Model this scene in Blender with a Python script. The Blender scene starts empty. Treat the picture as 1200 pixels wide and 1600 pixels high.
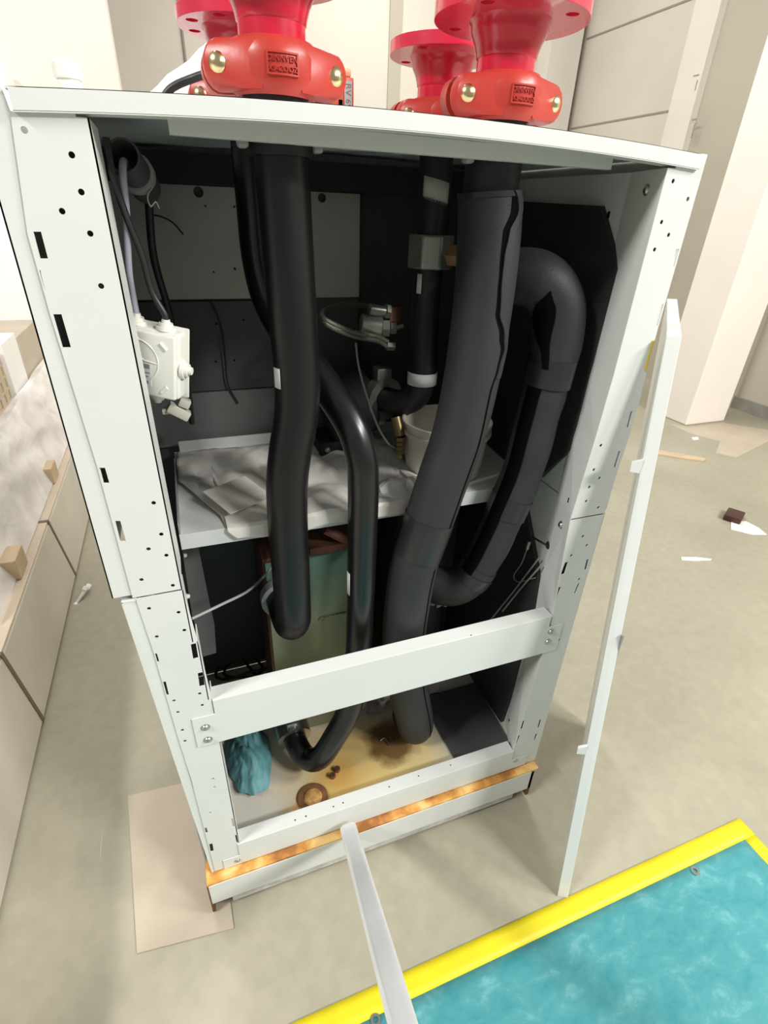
import bpy, bmesh, math, random
from mathutils import Vector, Matrix, noise, geometry
random.seed(7)
V = Vector
C = bpy.context.scene.collection
PI = math.pi

# ------------------------------------------------------------------ camera
F = 814.745
ROWS = ((0.9372809045910191, -0.3467227133114059, 0.03588684944401902),
        (-0.14389475759930023, -0.4786331129247418, -0.866143545809475),
        (0.3174882747826755, 0.8066558766202278, -0.4985052578354338))
CAM = V((0.13575509152679183, -0.7967008534422055, 1.6522370675262315))
RX, RY, RZ = (V(r) for r in ROWS)

def at(u, v, ax, val):
    """world point seen at photo pixel (u, v), on the plane where coordinate ax equals val"""
    d = RX * ((u - 600) / F) + RY * ((v - 800) / F) + RZ
    i = 'xyz'.index(ax)
    return CAM + d * ((val - CAM[i]) / d[i])

cd = bpy.data.cameras.new('camera')
cam = bpy.data.objects.new('camera', cd)
C.objects.link(cam)
m = Matrix((RX, -RY, -RZ)).transposed().to_4x4()
m.translation = CAM
cam.matrix_world = m
cd.sensor_fit = 'VERTICAL'
cd.sensor_height = 36
cd.lens = F * 36 / 1600
cd.clip_start = 0.02
cd.clip_end = 60
bpy.context.scene.camera = cam

# ------------------------------------------------------------------ materials
def mat(name, col, rough=0.5, metal=0.0, var=0.0, vscale=8.0, col2=None, bump=0.0, bscale=60.0, spec=0.5,
        coat=0.0, detail=5.0):
    m = bpy.data.materials.new(name)
    m.use_nodes = True
    nt = m.node_tree
    b = nt.nodes['Principled BSDF']
    b.inputs['Base Color'].default_value = (*col, 1)
    b.inputs['Roughness'].default_value = rough
    b.inputs['Metallic'].default_value = metal
    b.inputs['Specular IOR Level'].default_value = spec
    b.inputs['Coat Weight'].default_value = coat
    tc = nt.nodes.new('ShaderNodeTexCoord')
    if var > 0 or col2:
        n = nt.nodes.new('ShaderNodeTexNoise')
        n.inputs['Scale'].default_value = vscale
        n.inputs['Detail'].default_value = detail
        nt.links.new(tc.outputs['Object'], n.inputs['Vector'])
        r = nt.nodes.new('ShaderNodeValToRGB')
        c2 = col2 if col2 else tuple(c * (1 - var) for c in col)
        r.color_ramp.elements[0].position = 0.35
        r.color_ramp.elements[1].position = 0.68
        r.color_ramp.elements[0].color = (*c2, 1)
        r.color_ramp.elements[1].color = (*col, 1)
        nt.links.new(n.outputs['Fac'], r.inputs['Fac'])
        nt.links.new(r.outputs['Color'], b.inputs['Base Color'])
    if bump > 0:
        n2 = nt.nodes.new('ShaderNodeTexNoise')
        n2.inputs['Scale'].default_value = bscale
        n2.inputs['Detail'].default_value = 4
        nt.links.new(tc.outputs['Object'], n2.inputs['Vector'])
        bp = nt.nodes.new('ShaderNodeBump')
        bp.inputs['Strength'].default_value = bump
        bp.inputs['Distance'].default_value = 0.004
        nt.links.new(n2.outputs['Fac'], bp.inputs['Height'])
        nt.links.new(bp.outputs['Normal'], b.inputs['Normal'])
    return m

def nodes(m):
    nt = m.node_tree
    return nt, nt.nodes['Principled BSDF']

M = {}
M['paint'] = mat('grey_white_paint', (0.70, 0.715, 0.685), 0.42, var=0.035, vscale=5, bump=0.03, bscale=300)
M['paint_dirty'] = mat('dirty_grey_paint', (0.66, 0.65, 0.61), 0.55, var=0.35, vscale=26, bump=0.1, bscale=80)
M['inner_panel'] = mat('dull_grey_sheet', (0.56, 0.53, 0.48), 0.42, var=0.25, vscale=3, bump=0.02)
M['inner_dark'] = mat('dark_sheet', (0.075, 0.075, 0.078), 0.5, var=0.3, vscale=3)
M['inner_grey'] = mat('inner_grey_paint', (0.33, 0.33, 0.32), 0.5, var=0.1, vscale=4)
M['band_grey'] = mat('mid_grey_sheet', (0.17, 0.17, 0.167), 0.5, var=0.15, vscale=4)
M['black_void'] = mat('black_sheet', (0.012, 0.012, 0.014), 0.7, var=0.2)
M['foam_wall'] = mat('black_foam_sheet', (0.030, 0.030, 0.031), 0.7, var=0.2, vscale=6, bump=0.15, bscale=200)
M['pipe'] = mat('black_painted_pipe', (0.007, 0.007, 0.0075), 0.36, var=0.2, vscale=6, spec=0.42)
M['pipe_gloss'] = mat('glossy_black_pipe', (0.007, 0.007, 0.0075), 0.29, var=0.2, vscale=6, spec=0.55)
M['pipe_matt'] = mat('black_matt_pipe', (0.011, 0.011, 0.014), 0.5, var=0.2, vscale=6)
M['foam'] = mat('black_foam_insulation', (0.026, 0.026, 0.0275), 0.55, var=0.12, vscale=10, bump=0.12, bscale=260, spec=0.4)
M['tape'] = mat('black_tape', (0.022, 0.022, 0.024), 0.32, var=0.2, vscale=12, bump=0.05, bscale=40)
M['gap'] = mat('foam_gap_black', (0.004, 0.004, 0.004), 0.9, spec=0.03)
M['red'] = mat('gloss_red_paint', (0.62, 0.014, 0.045), 0.24, var=0.1, vscale=14, bump=0.06, bscale=50, coat=0.3)
M['flange_red'] = mat('cast_red_paint', (0.66, 0.025, 0.065), 0.25, var=0.12, vscale=16, bump=0.10, bscale=90, coat=0.6)
M['coupling_red'] = mat('orange_red_paint', (0.50, 0.045, 0.030), 0.36, var=0.1, vscale=14, bump=0.10, bscale=60)
M['yellow_zinc'] = mat('yellow_zinc_plating', (0.86, 0.73, 0.40), 0.26, metal=1.0, var=0.25, vscale=20)
M['zinc'] = mat('zinc_plated_steel', (0.60, 0.60, 0.58), 0.34, metal=1.0, var=0.2, vscale=20)
M['galv'] = mat('galvanised_tube', (0.95, 0.96, 0.97), 0.24, metal=0.2, var=0.08, vscale=14, bump=0.03)
M['brass'] = mat('brass', (0.34, 0.26, 0.13), 0.38, metal=1.0, var=0.2, vscale=20)
M['bronze'] = mat('reddish_bronze', (0.33, 0.17, 0.11), 0.4, metal=0.8, var=0.3, vscale=20)
M['nickel'] = mat('dull_nickel', (0.36, 0.355, 0.31), 0.36, metal=0.7, var=0.2, vscale=20)
M['white_plastic'] = mat('white_plastic', (0.80, 0.79, 0.72), 0.38, var=0.03)
M['clip_plastic'] = mat('beige_plastic', (0.55, 0.53, 0.45), 0.45, var=0.1)
M['bucket'] = mat('cream_white_bucket', (0.76, 0.73, 0.64), 0.38, var=0.06)
M['label'] = mat('white_label_paper', (0.72, 0.72, 0.70), 0.6, var=0.05, vscale=30)
M['label_grey'] = mat('grey_label_paper', (0.55, 0.54, 0.49), 0.6, var=0.08, vscale=30)
M['ink'] = mat('black_print', (0.03, 0.03, 0.03), 0.6)
M['ink_grey'] = mat('grey_print', (0.25, 0.25, 0.25), 0.6)
M['cable_grey'] = mat('lilac_grey_cable', (0.36, 0.35, 0.42), 0.38)
M['cable_black'] = mat('black_cable', (0.018, 0.018, 0.02), 0.45)
M['cable_mid'] = mat('mid_grey_cable', (0.30, 0.30, 0.30), 0.4)
M['braid'] = mat('braided_steel', (0.42, 0.40, 0.33), 0.35, metal=0.8, var=0.4, vscale=300, bump=0.4, bscale=700)
M['orange'] = mat('orange_plastic', (0.86, 0.16, 0.055), 0.45, var=0.05)
M['peach'] = mat('peach_plastic', (0.90, 0.46, 0.28), 0.45, var=0.05)
M['cloth'] = mat('off_white_sheet', (0.90, 0.88, 0.83), 0.45, var=0.0, vscale=9, col2=(0.72, 0.67, 0.59), bump=0.15, bscale=25)
M['rag'] = mat('teal_rag', (0.13, 0.34, 0.36), 0.6, var=0.3, vscale=12, bump=0.3, bscale=40)
M['grey_bag'] = mat('grey_plastic_bag', (0.28, 0.26, 0.25), 0.35, var=0.4, vscale=18, bump=0.2, bscale=40)
M['copper'] = mat('dull_copper', (0.20, 0.085, 0.055), 0.45, metal=0.4, var=0.4, vscale=10)
M['sealant'] = mat('grey_sealant', (0.33, 0.35, 0.34), 0.5, var=0.3, vscale=40)
M['cork'] = mat('rust_crust', (0.62, 0.34, 0.10), 0.8, var=0.5, vscale=70, bump=0.5, bscale=120)
M['rust_ring'] = mat('brown_rust', (0.20, 0.085, 0.030), 0.8, var=0.4, vscale=50, bump=0.3)
M['white_sheet'] = mat('white_film_wrap', (0.92, 0.91, 0.88), 0.4, var=0.04, vscale=3, bump=0.1, bscale=8)
M['kraft'] = mat('pale_cardboard', (0.52, 0.45, 0.35), 0.7, var=0.10, vscale=6)
M['wood'] = mat('pale_timber', (0.62, 0.47, 0.31), 0.65, var=0.2, vscale=5)
M['plank'] = mat('film_dulled_plywood', (0.66, 0.55, 0.42), 0.45, var=0.16, vscale=2.5, bump=0.1, bscale=6)
M['ply_side'] = mat('grey_beige_board', (0.72, 0.67, 0.58), 0.5, var=0.2, vscale=2.2, bump=0.1, bscale=5)
M['strap'] = mat('brown_strap', (0.16, 0.12, 0.085), 0.5)
M['scrap_white'] = mat('white_paper_scrap', (0.85, 0.84, 0.80), 0.6, var=0.05)
M['scrap_brown'] = mat('dark_brown_wood', (0.09, 0.03, 0.022), 0.5, var=0.3)
M['yellow'] = mat('yellow_tape', (0.78, 0.66, 0.010), 0.5, var=0.08, vscale=10, bump=0.08, bscale=30)
M['sticker'] = mat('yellow_sticker', (0.62, 0.47, 0.01), 0.5)
M['wall'] = mat('cream_wall_panel', (0.64, 0.59, 0.51), 0.75, var=0.08, vscale=1.2)
M['wall_dark'] = mat('taupe_strip_and_shade', (0.45, 0.41, 0.33), 0.75, var=0.1, vscale=1.2)
M['seam'] = mat('wall_joint', (0.28, 0.26, 0.21), 0.8)
M['column'] = mat('cream_column_paint', (0.90, 0.84, 0.77), 0.7, var=0.04, vscale=2)
M['column_left'] = mat('pinkish_column_paint', (0.80, 0.72, 0.65), 0.75, var=0.06, vscale=2)
M['pilaster'] = mat('pale_pilaster_paint', (0.70, 0.66, 0.59), 0.75, var=0.05, vscale=2)
M['basegrey'] = mat('grey_skirting', (0.36, 0.35, 0.31), 0.7, var=0.2)

# rust line of the plinth, brighter orange in places
m = mat('orange_rust', (0.62, 0.26, 0.045), 0.8, bump=0.5, bscale=110)
nt, b = nodes(m)
tc = nt.nodes.new('ShaderNodeTexCoord')
n = nt.nodes.new('ShaderNodeTexNoise'); n.inputs['Scale'].default_value = 16; n.inputs['Detail'].default_value = 7
r = nt.nodes.new('ShaderNodeValToRGB')
r.color_ramp.elements[0].position = 0.36; r.color_ramp.elements[0].color = (0.36, 0.14, 0.035, 1)
r.color_ramp.elements[1].position = 0.62; r.color_ramp.elements[1].color = (0.84, 0.56, 0.22, 1)
e = r.color_ramp.elements.new(0.5); e.color = (0.68, 0.33, 0.07, 1)
nt.links.new(tc.outputs['Object'], n.inputs['Vector']); nt.links.new(n.outputs['Fac'], r.inputs['Fac'])
nt.links.new(r.outputs['Color'], b.inputs['Base Color'])
M['rust'] = m

# floor: grey-beige concrete, worn patches
m = mat('worn_concrete', (0.36, 0.335, 0.265), 0.42, bump=0.05, bscale=25)
nt, b = nodes(m)
tc = nt.nodes.new('ShaderNodeTexCoord')
n1 = nt.nodes.new('ShaderNodeTexNoise'); n1.inputs['Scale'].default_value = 1.3; n1.inputs['Detail'].default_value = 6
n2 = nt.nodes.new('ShaderNodeTexNoise'); n2.inputs['Scale'].default_value = 22; n2.inputs['Detail'].default_value = 6
n3 = nt.nodes.new('ShaderNodeTexNoise'); n3.inputs['Scale'].default_value = 3.2; n3.inputs['Detail'].default_value = 9
r1 = nt.nodes.new('ShaderNodeValToRGB')
r1.color_ramp.elements[0].position = 0.3; r1.color_ramp.elements[0].color = (0.335, 0.313, 0.232, 1)
r1.color_ramp.elements[1].position = 0.7; r1.color_ramp.elements[1].color = (0.405, 0.378, 0.288, 1)
r2 = nt.nodes.new('ShaderNodeValToRGB')
r2.color_ramp.elements[0].position = 0.3; r2.color_ramp.elements[0].color = (0.93, 0.93, 0.93, 1)
r2.color_ramp.elements[1].position = 0.75; r2.color_ramp.elements[1].color = (1.06, 1.06, 1.06, 1)
r3 = nt.nodes.new('ShaderNodeValToRGB')
r3.color_ramp.elements[0].position = 0.72; r3.color_ramp.elements[0].color = (0, 0, 0, 1)
r3.color_ramp.elements[1].position = 0.80; r3.color_ramp.elements[1].color = (1, 1, 1, 1)
mx = nt.nodes.new('ShaderNodeMixRGB'); mx.blend_type = 'MULTIPLY'; mx.inputs['Fac'].default_value = 1
mx2 = nt.nodes.new('ShaderNodeMixRGB'); mx2.inputs['Color2'].default_value = (0.56, 0.53, 0.46, 1)
for q in (n1, n2, n3): nt.links.new(tc.outputs['Object'], q.inputs['Vector'])
nt.links.new(n1.outputs['Fac'], r1.inputs['Fac']); nt.links.new(n2.outputs['Fac'], r2.inputs['Fac']); nt.links.new(n3.outputs['Fac'], r3.inputs['Fac'])
nt.links.new(r1.outputs['Color'], mx.inputs['Color1']); nt.links.new(r2.outputs['Color'], mx.inputs['Color2'])
nt.links.new(mx.outputs['Color'], mx2.inputs['Color1']); nt.links.new(r3.outputs['Color'], mx2.inputs['Fac'])
nt.links.new(mx2.outputs['Color'], b.inputs['Base Color'])
# pale drag scratches
prev = mx2.outputs['Color']
for ang, off, sx in ((0.9, 0.0, 46), (-0.5, 3.3, 60), (0.2, 7.1, 52)):
    mp = nt.nodes.new('ShaderNodeMapping'); mp.inputs['Rotation'].default_value = (0, 0, ang); mp.inputs['Scale'].default_value = (sx, 1.6, 1); mp.inputs['Location'].default_value = (off, off, 0)
    ns = nt.nodes.new('ShaderNodeTexNoise'); ns.inputs['Scale'].default_value = 1.0; ns.inputs['Detail'].default_value = 1.5
    rs = nt.nodes.new('ShaderNodeValToRGB'); rs.color_ramp.elements[0].position = 0.775; rs.color_ramp.elements[0].color = (0, 0, 0, 1)
    rs.color_ramp.elements[1].position = 0.80; rs.color_ramp.elements[1].color = (0.55, 0.55, 0.55, 1)
    ms = nt.nodes.new('ShaderNodeMixRGB'); ms.inputs['Color2'].default_value = (0.60, 0.57, 0.49, 1)
    nt.links.new(tc.outputs['Object'], mp.inputs['Vector']); nt.links.new(mp.outputs['Vector'], ns.inputs['Vector']); nt.links.new(ns.outputs['Fac'], rs.inputs['Fac'])
    nt.links.new(rs.outputs['Color'], ms.inputs['Fac']); nt.links.new(prev, ms.inputs['Color1']); prev = ms.outputs['Color']
nt.links.new(prev, b.inputs['Base Color'])
M['floor'] = m

# teal tarpaulin: pale scuff streaks
m = mat('teal_tarpaulin', (0.05, 0.33, 0.37), 0.30, bump=0.25, bscale=14)
nt, b = nodes(m)
tc = nt.nodes.new('ShaderNodeTexCoord')
mp = nt.nodes.new('ShaderNodeMapping'); mp.inputs['Scale'].default_value = (5, 8, 1); mp.inputs['Rotation'].default_value = (0, 0, 0.5)
n = nt.nodes.new('ShaderNodeTexNoise'); n.inputs['Scale'].default_value = 2.4; n.inputs['Detail'].default_value = 12; n.inputs['Roughness'].default_value = 0.68; n.inputs['Distortion'].default_value = 0.35
r = nt.nodes.new('ShaderNodeValToRGB')
r.color_ramp.elements[0].position = 0.34; r.color_ramp.elements[0].color = (0.045, 0.265, 0.295, 1)
r.color_ramp.elements[1].position = 0.74; r.color_ramp.elements[1].color = (0.20, 0.47, 0.50, 1)
e = r.color_ramp.elements.new(0.55); e.color = (0.080, 0.315, 0.342, 1)
nt.links.new(tc.outputs['Object'], mp.inputs['Vector']); nt.links.new(mp.outputs['Vector'], n.inputs['Vector'])
nt.links.new(n.outputs['Fac'], r.inputs['Fac']); nt.links.new(r.outputs['Color'], b.inputs['Base Color'])
M['tarp'] = m

# floor pan: white with ochre water stains of their own shape
def stain_mat(name, base, stains, rough=0.4, nscale=18):
    m = mat(name, base, rough)
    nt, b = nodes(m)
    tc = nt.nodes.new('ShaderNodeTexCoord')
    nz = nt.nodes.new('ShaderNodeTexNoise'); nz.inputs['Scale'].default_value = nscale; nz.inputs['Detail'].default_value = 5
    nt.links.new(tc.outputs['Object'], nz.inputs['Vector'])
    last = nt.nodes.new('ShaderNodeMixRGB'); last.inputs['Fac'].default_value = 0.3
    last.inputs['Color1'].default_value = (*base, 1); last.inputs['Color2'].default_value = (*[c * 0.8 for c in base], 1)
    nt.links.new(nz.outputs['Fac'], last.inputs['Fac'])
    prev = last.outputs['Color']
    for (cx, cy, rad, soft, col, amt) in stains:
        d = nt.nodes.new('ShaderNodeVectorMath'); d.operation = 'DISTANCE'
        d.inputs[1].default_value = (cx, cy, 0)
        sx = nt.nodes.new('ShaderNodeVectorMath'); sx.operation = 'MULTIPLY'; sx.inputs[1].default_value = (1, 1, 0)
        nt.links.new(tc.outputs['Object'], sx.inputs[0]); nt.links.new(sx.outputs[0], d.inputs[0])
        ad = nt.nodes.new('ShaderNodeMath'); ad.operation = 'MULTIPLY_ADD'; ad.inputs[1].default_value = 0.10; ad.inputs[2].default_value = -0.05
        nt.links.new(nz.outputs['Fac'], ad.inputs[0])
        sm = nt.nodes.new('ShaderNodeMath'); sm.operation = 'ADD'
        nt.links.new(d.outputs['Value'], sm.inputs[0]); nt.links.new(ad.outputs[0], sm.inputs[1])
        mr = nt.nodes.new('ShaderNodeMapRange'); mr.inputs['From Min'].default_value = rad + soft; mr.inputs['From Max'].default_value = rad - soft
        mr.inputs['To Max'].default_value = amt
        nt.links.new(sm.outputs[0], mr.inputs['Value'])
        mx = nt.nodes.new('ShaderNodeMixRGB'); mx.inputs['Color2'].default_value = (*col, 1)
        nt.links.new(prev, mx.inputs['Color1']); nt.links.new(mr.outputs['Result'], mx.inputs['Fac'])
        prev = mx.outputs['Color']
    nt.links.new(prev, b.inputs['Base Color'])
    return m

# green heat-exchanger face: verdigris above, waxy yellow below
m = mat('verdigris_lacquer', (0.2, 0.4, 0.3), 0.42, bump=0.25, bscale=30)
nt, b = nodes(m)
tc = nt.nodes.new('ShaderNodeTexCoord')
sp = nt.nodes.new('ShaderNodeSeparateXYZ'); nt.links.new(tc.outputs['Object'], sp.inputs[0])
n = nt.nodes.new('ShaderNodeTexNoise'); n.inputs['Scale'].default_value = 7; n.inputs['Detail'].default_value = 6
nt.links.new(tc.outputs['Object'], n.inputs['Vector'])
ma = nt.nodes.new('ShaderNodeMath'); ma.operation = 'MULTIPLY_ADD'; ma.inputs[1].default_value = 0.28
nt.links.new(n.outputs['Fac'], ma.inputs[0]); nt.links.new(sp.outputs['Z'], ma.inputs[2])
r = nt.nodes.new('ShaderNodeValToRGB')
r.color_ramp.elements[0].position = 0.30; r.color_ramp.elements[0].color = (0.20, 0.195, 0.12, 1)
r.color_ramp.elements[1].position = 0.86; r.color_ramp.elements[1].color = (0.115, 0.25, 0.195, 1)
for p_, c_ in ((0.5, (0.25, 0.25, 0.13, 1)), (0.62, (0.30, 0.32, 0.20, 1)), (0.72, (0.17, 0.26, 0.19, 1))):
    e = r.color_ramp.elements.new(p_); e.color = c_
nt.links.new(ma.outputs[0], r.inputs['Fac']); nt.links.new(r.outputs['Color'], b.inputs['Base Color'])
M['verdigris'] = m

# clear stretch film
m = bpy.data.materials.new('stretch_film'); m.use_nodes = True
nt = m.node_tree; nt.nodes.clear()
out = nt.nodes.new('ShaderNodeOutputMaterial'); mix = nt.nodes.new('ShaderNodeMixShader')
tr = nt.nodes.new('ShaderNodeBsdfTransparent'); pb = nt.nodes.new('ShaderNodeBsdfPrincipled')
pb.inputs['Base Color'].default_value = (0.97, 0.945, 0.92, 1); pb.inputs['Roughness'].default_value = 0.25
tc = nt.nodes.new('ShaderNodeTexCoord'); mp = nt.nodes.new('ShaderNodeMapping'); mp.inputs['Scale'].default_value = (2, 5, 9)
mp.inputs['Rotation'].default_value = (0.7, 0, 0)
n = nt.nodes.new('ShaderNodeTexNoise'); n.inputs['Scale'].default_value = 0.9; n.inputs['Detail'].default_value = 3; n.inputs['Distortion'].default_value = 0.4
r = nt.nodes.new('ShaderNodeValToRGB')
r.color_ramp.elements[0].position = 0.35; r.color_ramp.elements[0].color = (0.55, 0.55, 0.55, 1)
r.color_ramp.elements[1].position = 0.7; r.color_ramp.elements[1].color = (0.85, 0.85, 0.85, 1)
bp = nt.nodes.new('ShaderNodeBump'); bp.inputs['Strength'].default_value = 0.4; bp.inputs['Distance'].default_value = 0.015
nt.links.new(tc.outputs['Object'], mp.inputs['Vector']); nt.links.new(mp.outputs['Vector'], n.inputs['Vector'])
nt.links.new(n.outputs['Fac'], r.inputs['Fac']); nt.links.new(n.outputs['Fac'], bp.inputs['Height']); nt.links.new(bp.outputs['Normal'], pb.inputs['Normal'])
nt.links.new(r.outputs['Color'], mix.inputs['Fac']); nt.links.new(tr.outputs[0], mix.inputs[1]); nt.links.new(pb.outputs[0], mix.inputs[2])
nt.links.new(mix.outputs[0], out.inputs['Surface'])
M['film'] = m

# ------------------------------------------------------------------ mesh helpers
ORG = {}

def frame_to(d):
    d = d.normalized()
    a = V((0, 0, 1)) if abs(d.z) < 0.9 else V((1, 0, 0))
    u = a.cross(d).normalized()
    return u, d.cross(u).normalized()

def smooth_path(pts, n=8):
    """Catmull-Rom through the points"""
    P = [V(p) for p in pts]
    out = []
    for i in range(len(P) - 1):
        p0 = P[i - 1] if i else P[0] * 2 - P[1]
        p1, p2 = P[i], P[i + 1]
        p3 = P[i + 2] if i + 2 < len(P) else P[-1] * 2 - P[-2]
        for k in range(n):
            t = k / n
            out.append(0.5 * ((2 * p1) + (p2 - p0) * t + (2 * p0 - 5 * p1 + 4 * p2 - p3) * t * t + (3 * p1 - p0 - 3 * p2 + p3) * t ** 3))
    out.append(P[-1])
    return out

class MB:
    def __init__(self):
        self.bm = bmesh.new()
    def face(self, vs):
        try:
            return self.bm.faces.new(vs)
        except ValueError:
            return None
    def box(self, lo, hi, rot=None, pivot=None):
        lo, hi = V(lo), V(hi)
        vs = []
        for x in (lo.x, hi.x):
            for y in (lo.y, hi.y):
                for z in (lo.z, hi.z):
                    p = V((x, y, z))
                    if rot is not None:
                        pv = V(pivot) if pivot is not None else (lo + hi) / 2
                        p = pv + rot @ (p - pv)
                    vs.append(self.bm.verts.new(p))
        for f in ((0, 1, 3, 2), (4, 6, 7, 5), (0, 4, 5, 1), (2, 3, 7, 6), (0, 2, 6, 4), (1, 5, 7, 3)):
            self.face([vs[i] for i in f])
        return self
    def rbox(self, lo, hi, r=0.005, seg=3, rot=None, pivot=None, verts_only=None):
        """box with rounded edges"""
        t = bmesh.new()
        lo, hi = V(lo), V(hi)
        bmesh.ops.create_cube(t, size=1)
        for v in t.verts:
            v.co = V(((lo.x + hi.x) / 2 + v.co.x * (hi.x - lo.x), (lo.y + hi.y) / 2 + v.co.y * (hi.y - lo.y), (lo.z + hi.z) / 2 + v.co.z * (hi.z - lo.z)))
        bmesh.ops.bevel(t, geom=list(t.edges), offset=r, segments=seg, affect='EDGES', profile=0.5)
        pv = V(pivot) if pivot is not None else (lo + hi) / 2
        self.merge(t, (Matrix.Translation(pv) @ rot.to_4x4() @ Matrix.Translation(-pv)) if rot is not None else None)
        return self
    def merge(self, t, mx=None):
        mp = {}
        for v in t.verts:
            mp[v] = self.bm.verts.new(mx @ v.co if mx is not None else v.co)
        for f in t.faces:
            self.face([mp[v] for v in f.verts])
        t.free()
    def tube(self, pts, r, seg=20, cap=True, round_end=False):
        """swept round bar; r a number or one radius per point"""
        P = [V(p) for p in pts]
        R = list(r) if hasattr(r, '__len__') else [r] * len(P)
        if round_end:
            d = (P[-1] - P[-2]).normalized(); rr = R[-1]; e = P[-1]
            for k in range(1, 7):
                a = k / 6 * PI / 2
                P.append(e + d * rr * math.sin(a)); R.append(max(rr * math.cos(a), 0.0005))
        T = []
        for i in range(len(P)):
            T.append((P[min(i + 1, len(P) - 1)] - P[max(i - 1, 0)]).normalized())
        u, w = frame_to(T[0])
        rings = []
        for i, p in enumerate(P):
            if i:
                ax = T[i - 1].cross(T[i])
                if ax.length > 1e-7:
                    q = Matrix.Rotation(T[i - 1].angle(T[i]), 3, ax.normalized())
                    u = q @ u
                u = (u - T[i] * u.dot(T[i])).normalized()
                w = T[i].cross(u)
            rings.append([self.bm.verts.new(p + (u * math.cos(2 * PI * k / seg) + w * math.sin(2 * PI * k / seg)) * R[i]) for k in range(seg)])
        for a, b in zip(rings, rings[1:]):
            for k in range(seg):
                self.face((a[k], a[(k + 1) % seg], b[(k + 1) % seg], b[k]))
        if cap:
            self.face(rings[0][::-1]); self.face(rings[-1])
        return self
    def cyl(self, p0, p1, r, r2=None, seg=24, cap=True):
        return self.tube([p0, p1], [r, r if r2 is None else r2], seg, cap)
    def lathe(self, o, prof, axis=(0, 0, 1), seg=40, a0=0.0, a1=2 * PI, closed=False, cap_ends=False):
        """prof: (radius, height) pairs turned about the axis through o"""
        o = V(o); ax = V(axis).normalized()
        if abs(ax.z) > 0.99: u, w = V((1, 0, 0)), V((0, 1, 0)) * (1 if ax.z > 0 else -1)
        else: u, w = frame_to(ax)
        full = abs(a1 - a0 - 2 * PI) < 1e-6
        n = seg if full else seg + 1
        rings = []
        for k in range(n):
            a = a0 + (a1 - a0) * k / seg
            d = u * math.cos(a) + w * math.sin(a)
            rings.append([self.bm.verts.new(o + d * max(r_, 1e-5) + ax * h) for r_, h in prof])
        for k in range(seg):
            A, B = rings[k], rings[(k + 1) % n]
            for i in range(len(prof) - (0 if closed else 1)):
                j = (i + 1) % len(prof)
                self.face((A[i], B[i], B[j], A[j]))
        if not full and cap_ends:
            self.face(rings[0]); self.face(rings[-1][::-1])
        return self
    def ring(self, o, axis, ri, ro, h, seg=40):
        return self.lathe(o, [(ri, 0), (ro, 0), (ro, h), (ri, h)], axis, seg, closed=True)
    def ball(self, c, r, seg=14, sc=(1, 1, 1)):
        t = bmesh.new()
        bmesh.ops.create_uvsphere(t, u_segments=seg, v_segments=seg // 2 + 2, radius=r)
        self.merge(t, Matrix.Translation(V(c)) @ Matrix.Diagonal((*sc, 1)))
        return self
    def hexa(self, p0, p1, r):
        return self.tube([p0, p1], r, 6)
    def plate(self, outer, holes, t, fn):
        """sheet of thickness t with real holes; fn(a, b, d) gives the world point"""
        polys = [[V((a, b, 0)) for a, b in outer]] + [[V((a, b, 0)) for a, b in h] for h in holes]
        tris = geometry.tessellate_polygon(polys)
        flat = [p for q in polys for p in q]
        f = [self.bm.verts.new(fn(p.x, p.y, 0)) for p in flat]
        g = [self.bm.verts.new(fn(p.x, p.y, t)) for p in flat]
        for tr_ in tris:
            self.face([f[i] for i in tr_]); self.face([g[i] for i in reversed(tr_)])
        i = 0
        for q in polys:
            n = len(q)
            for k in range(n):
                self.face((f[i + k], f[i + (k + 1) % n], g[i + (k + 1) % n], g[i + k]))
            i += n
        return self
    def prism(self, pts, vec):
        a = [self.bm.verts.new(V(p)) for p in pts]
        b = [self.bm.verts.new(V(p) + V(vec)) for p in pts]
        self.face(a[::-1]); self.face(b)
        for k in range(len(a)):
            self.face((a[k], a[(k + 1) % len(a)], b[(k + 1) % len(a)], b[k]))
        return self
    def build(self, name, material, parent=None, base=None, smooth=40, bevel=0, solid=0, sub=0):
        """ONE mesh object; under a parent its coordinates are taken relative to the thing's base"""
        bmesh.ops.recalc_face_normals(self.bm, faces=self.bm.faces)
        me = bpy.data.meshes.new(name)
        if parent is not None:
            org = ORG[parent]
        else:
            vs = [v.co for v in self.bm.verts]
            lo = V((min(v.x for v in vs), min(v.y for v in vs), min(v.z for v in vs)))
            hi = V((max(v.x for v in vs), max(v.y for v in vs), max(v.z for v in vs)))
            org = V(base) if base is not None else V(((lo.x + hi.x) / 2, (lo.y + hi.y) / 2, lo.z))
        bmesh.ops.translate(self.bm, verts=self.bm.verts, vec=-org)
        self.bm.to_mesh(me); self.bm.free()
        me.materials.append(M[material] if isinstance(material, str) else material)
        if smooth:
            me.shade_smooth(); me.set_sharp_from_angle(angle=math.radians(smooth))
        o = bpy.data.objects.new(name, me)
        C.objects.link(o)
        ORG[o] = org
        if parent is not None: o.parent = parent
        else: o.location = org
        if solid:
            s = o.modifiers.new('thickness', 'SOLIDIFY'); s.thickness = solid; s.offset = 0
        if bevel:
            b_ = o.modifiers.new('bevel', 'BEVEL'); b_.width = bevel; b_.segments = 2; b_.limit_method = 'ANGLE'; b_.angle_limit = math.radians(40)
        if sub:
            s = o.modifiers.new('smooth', 'SUBSURF'); s.levels = sub; s.render_levels = sub
        return o

def tag(o, label, cat, group=None, kind=None):
    o['label'] = label; o['category'] = cat
    if group: o['group'] = group
    if kind: o['kind'] = kind
    return o

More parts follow.
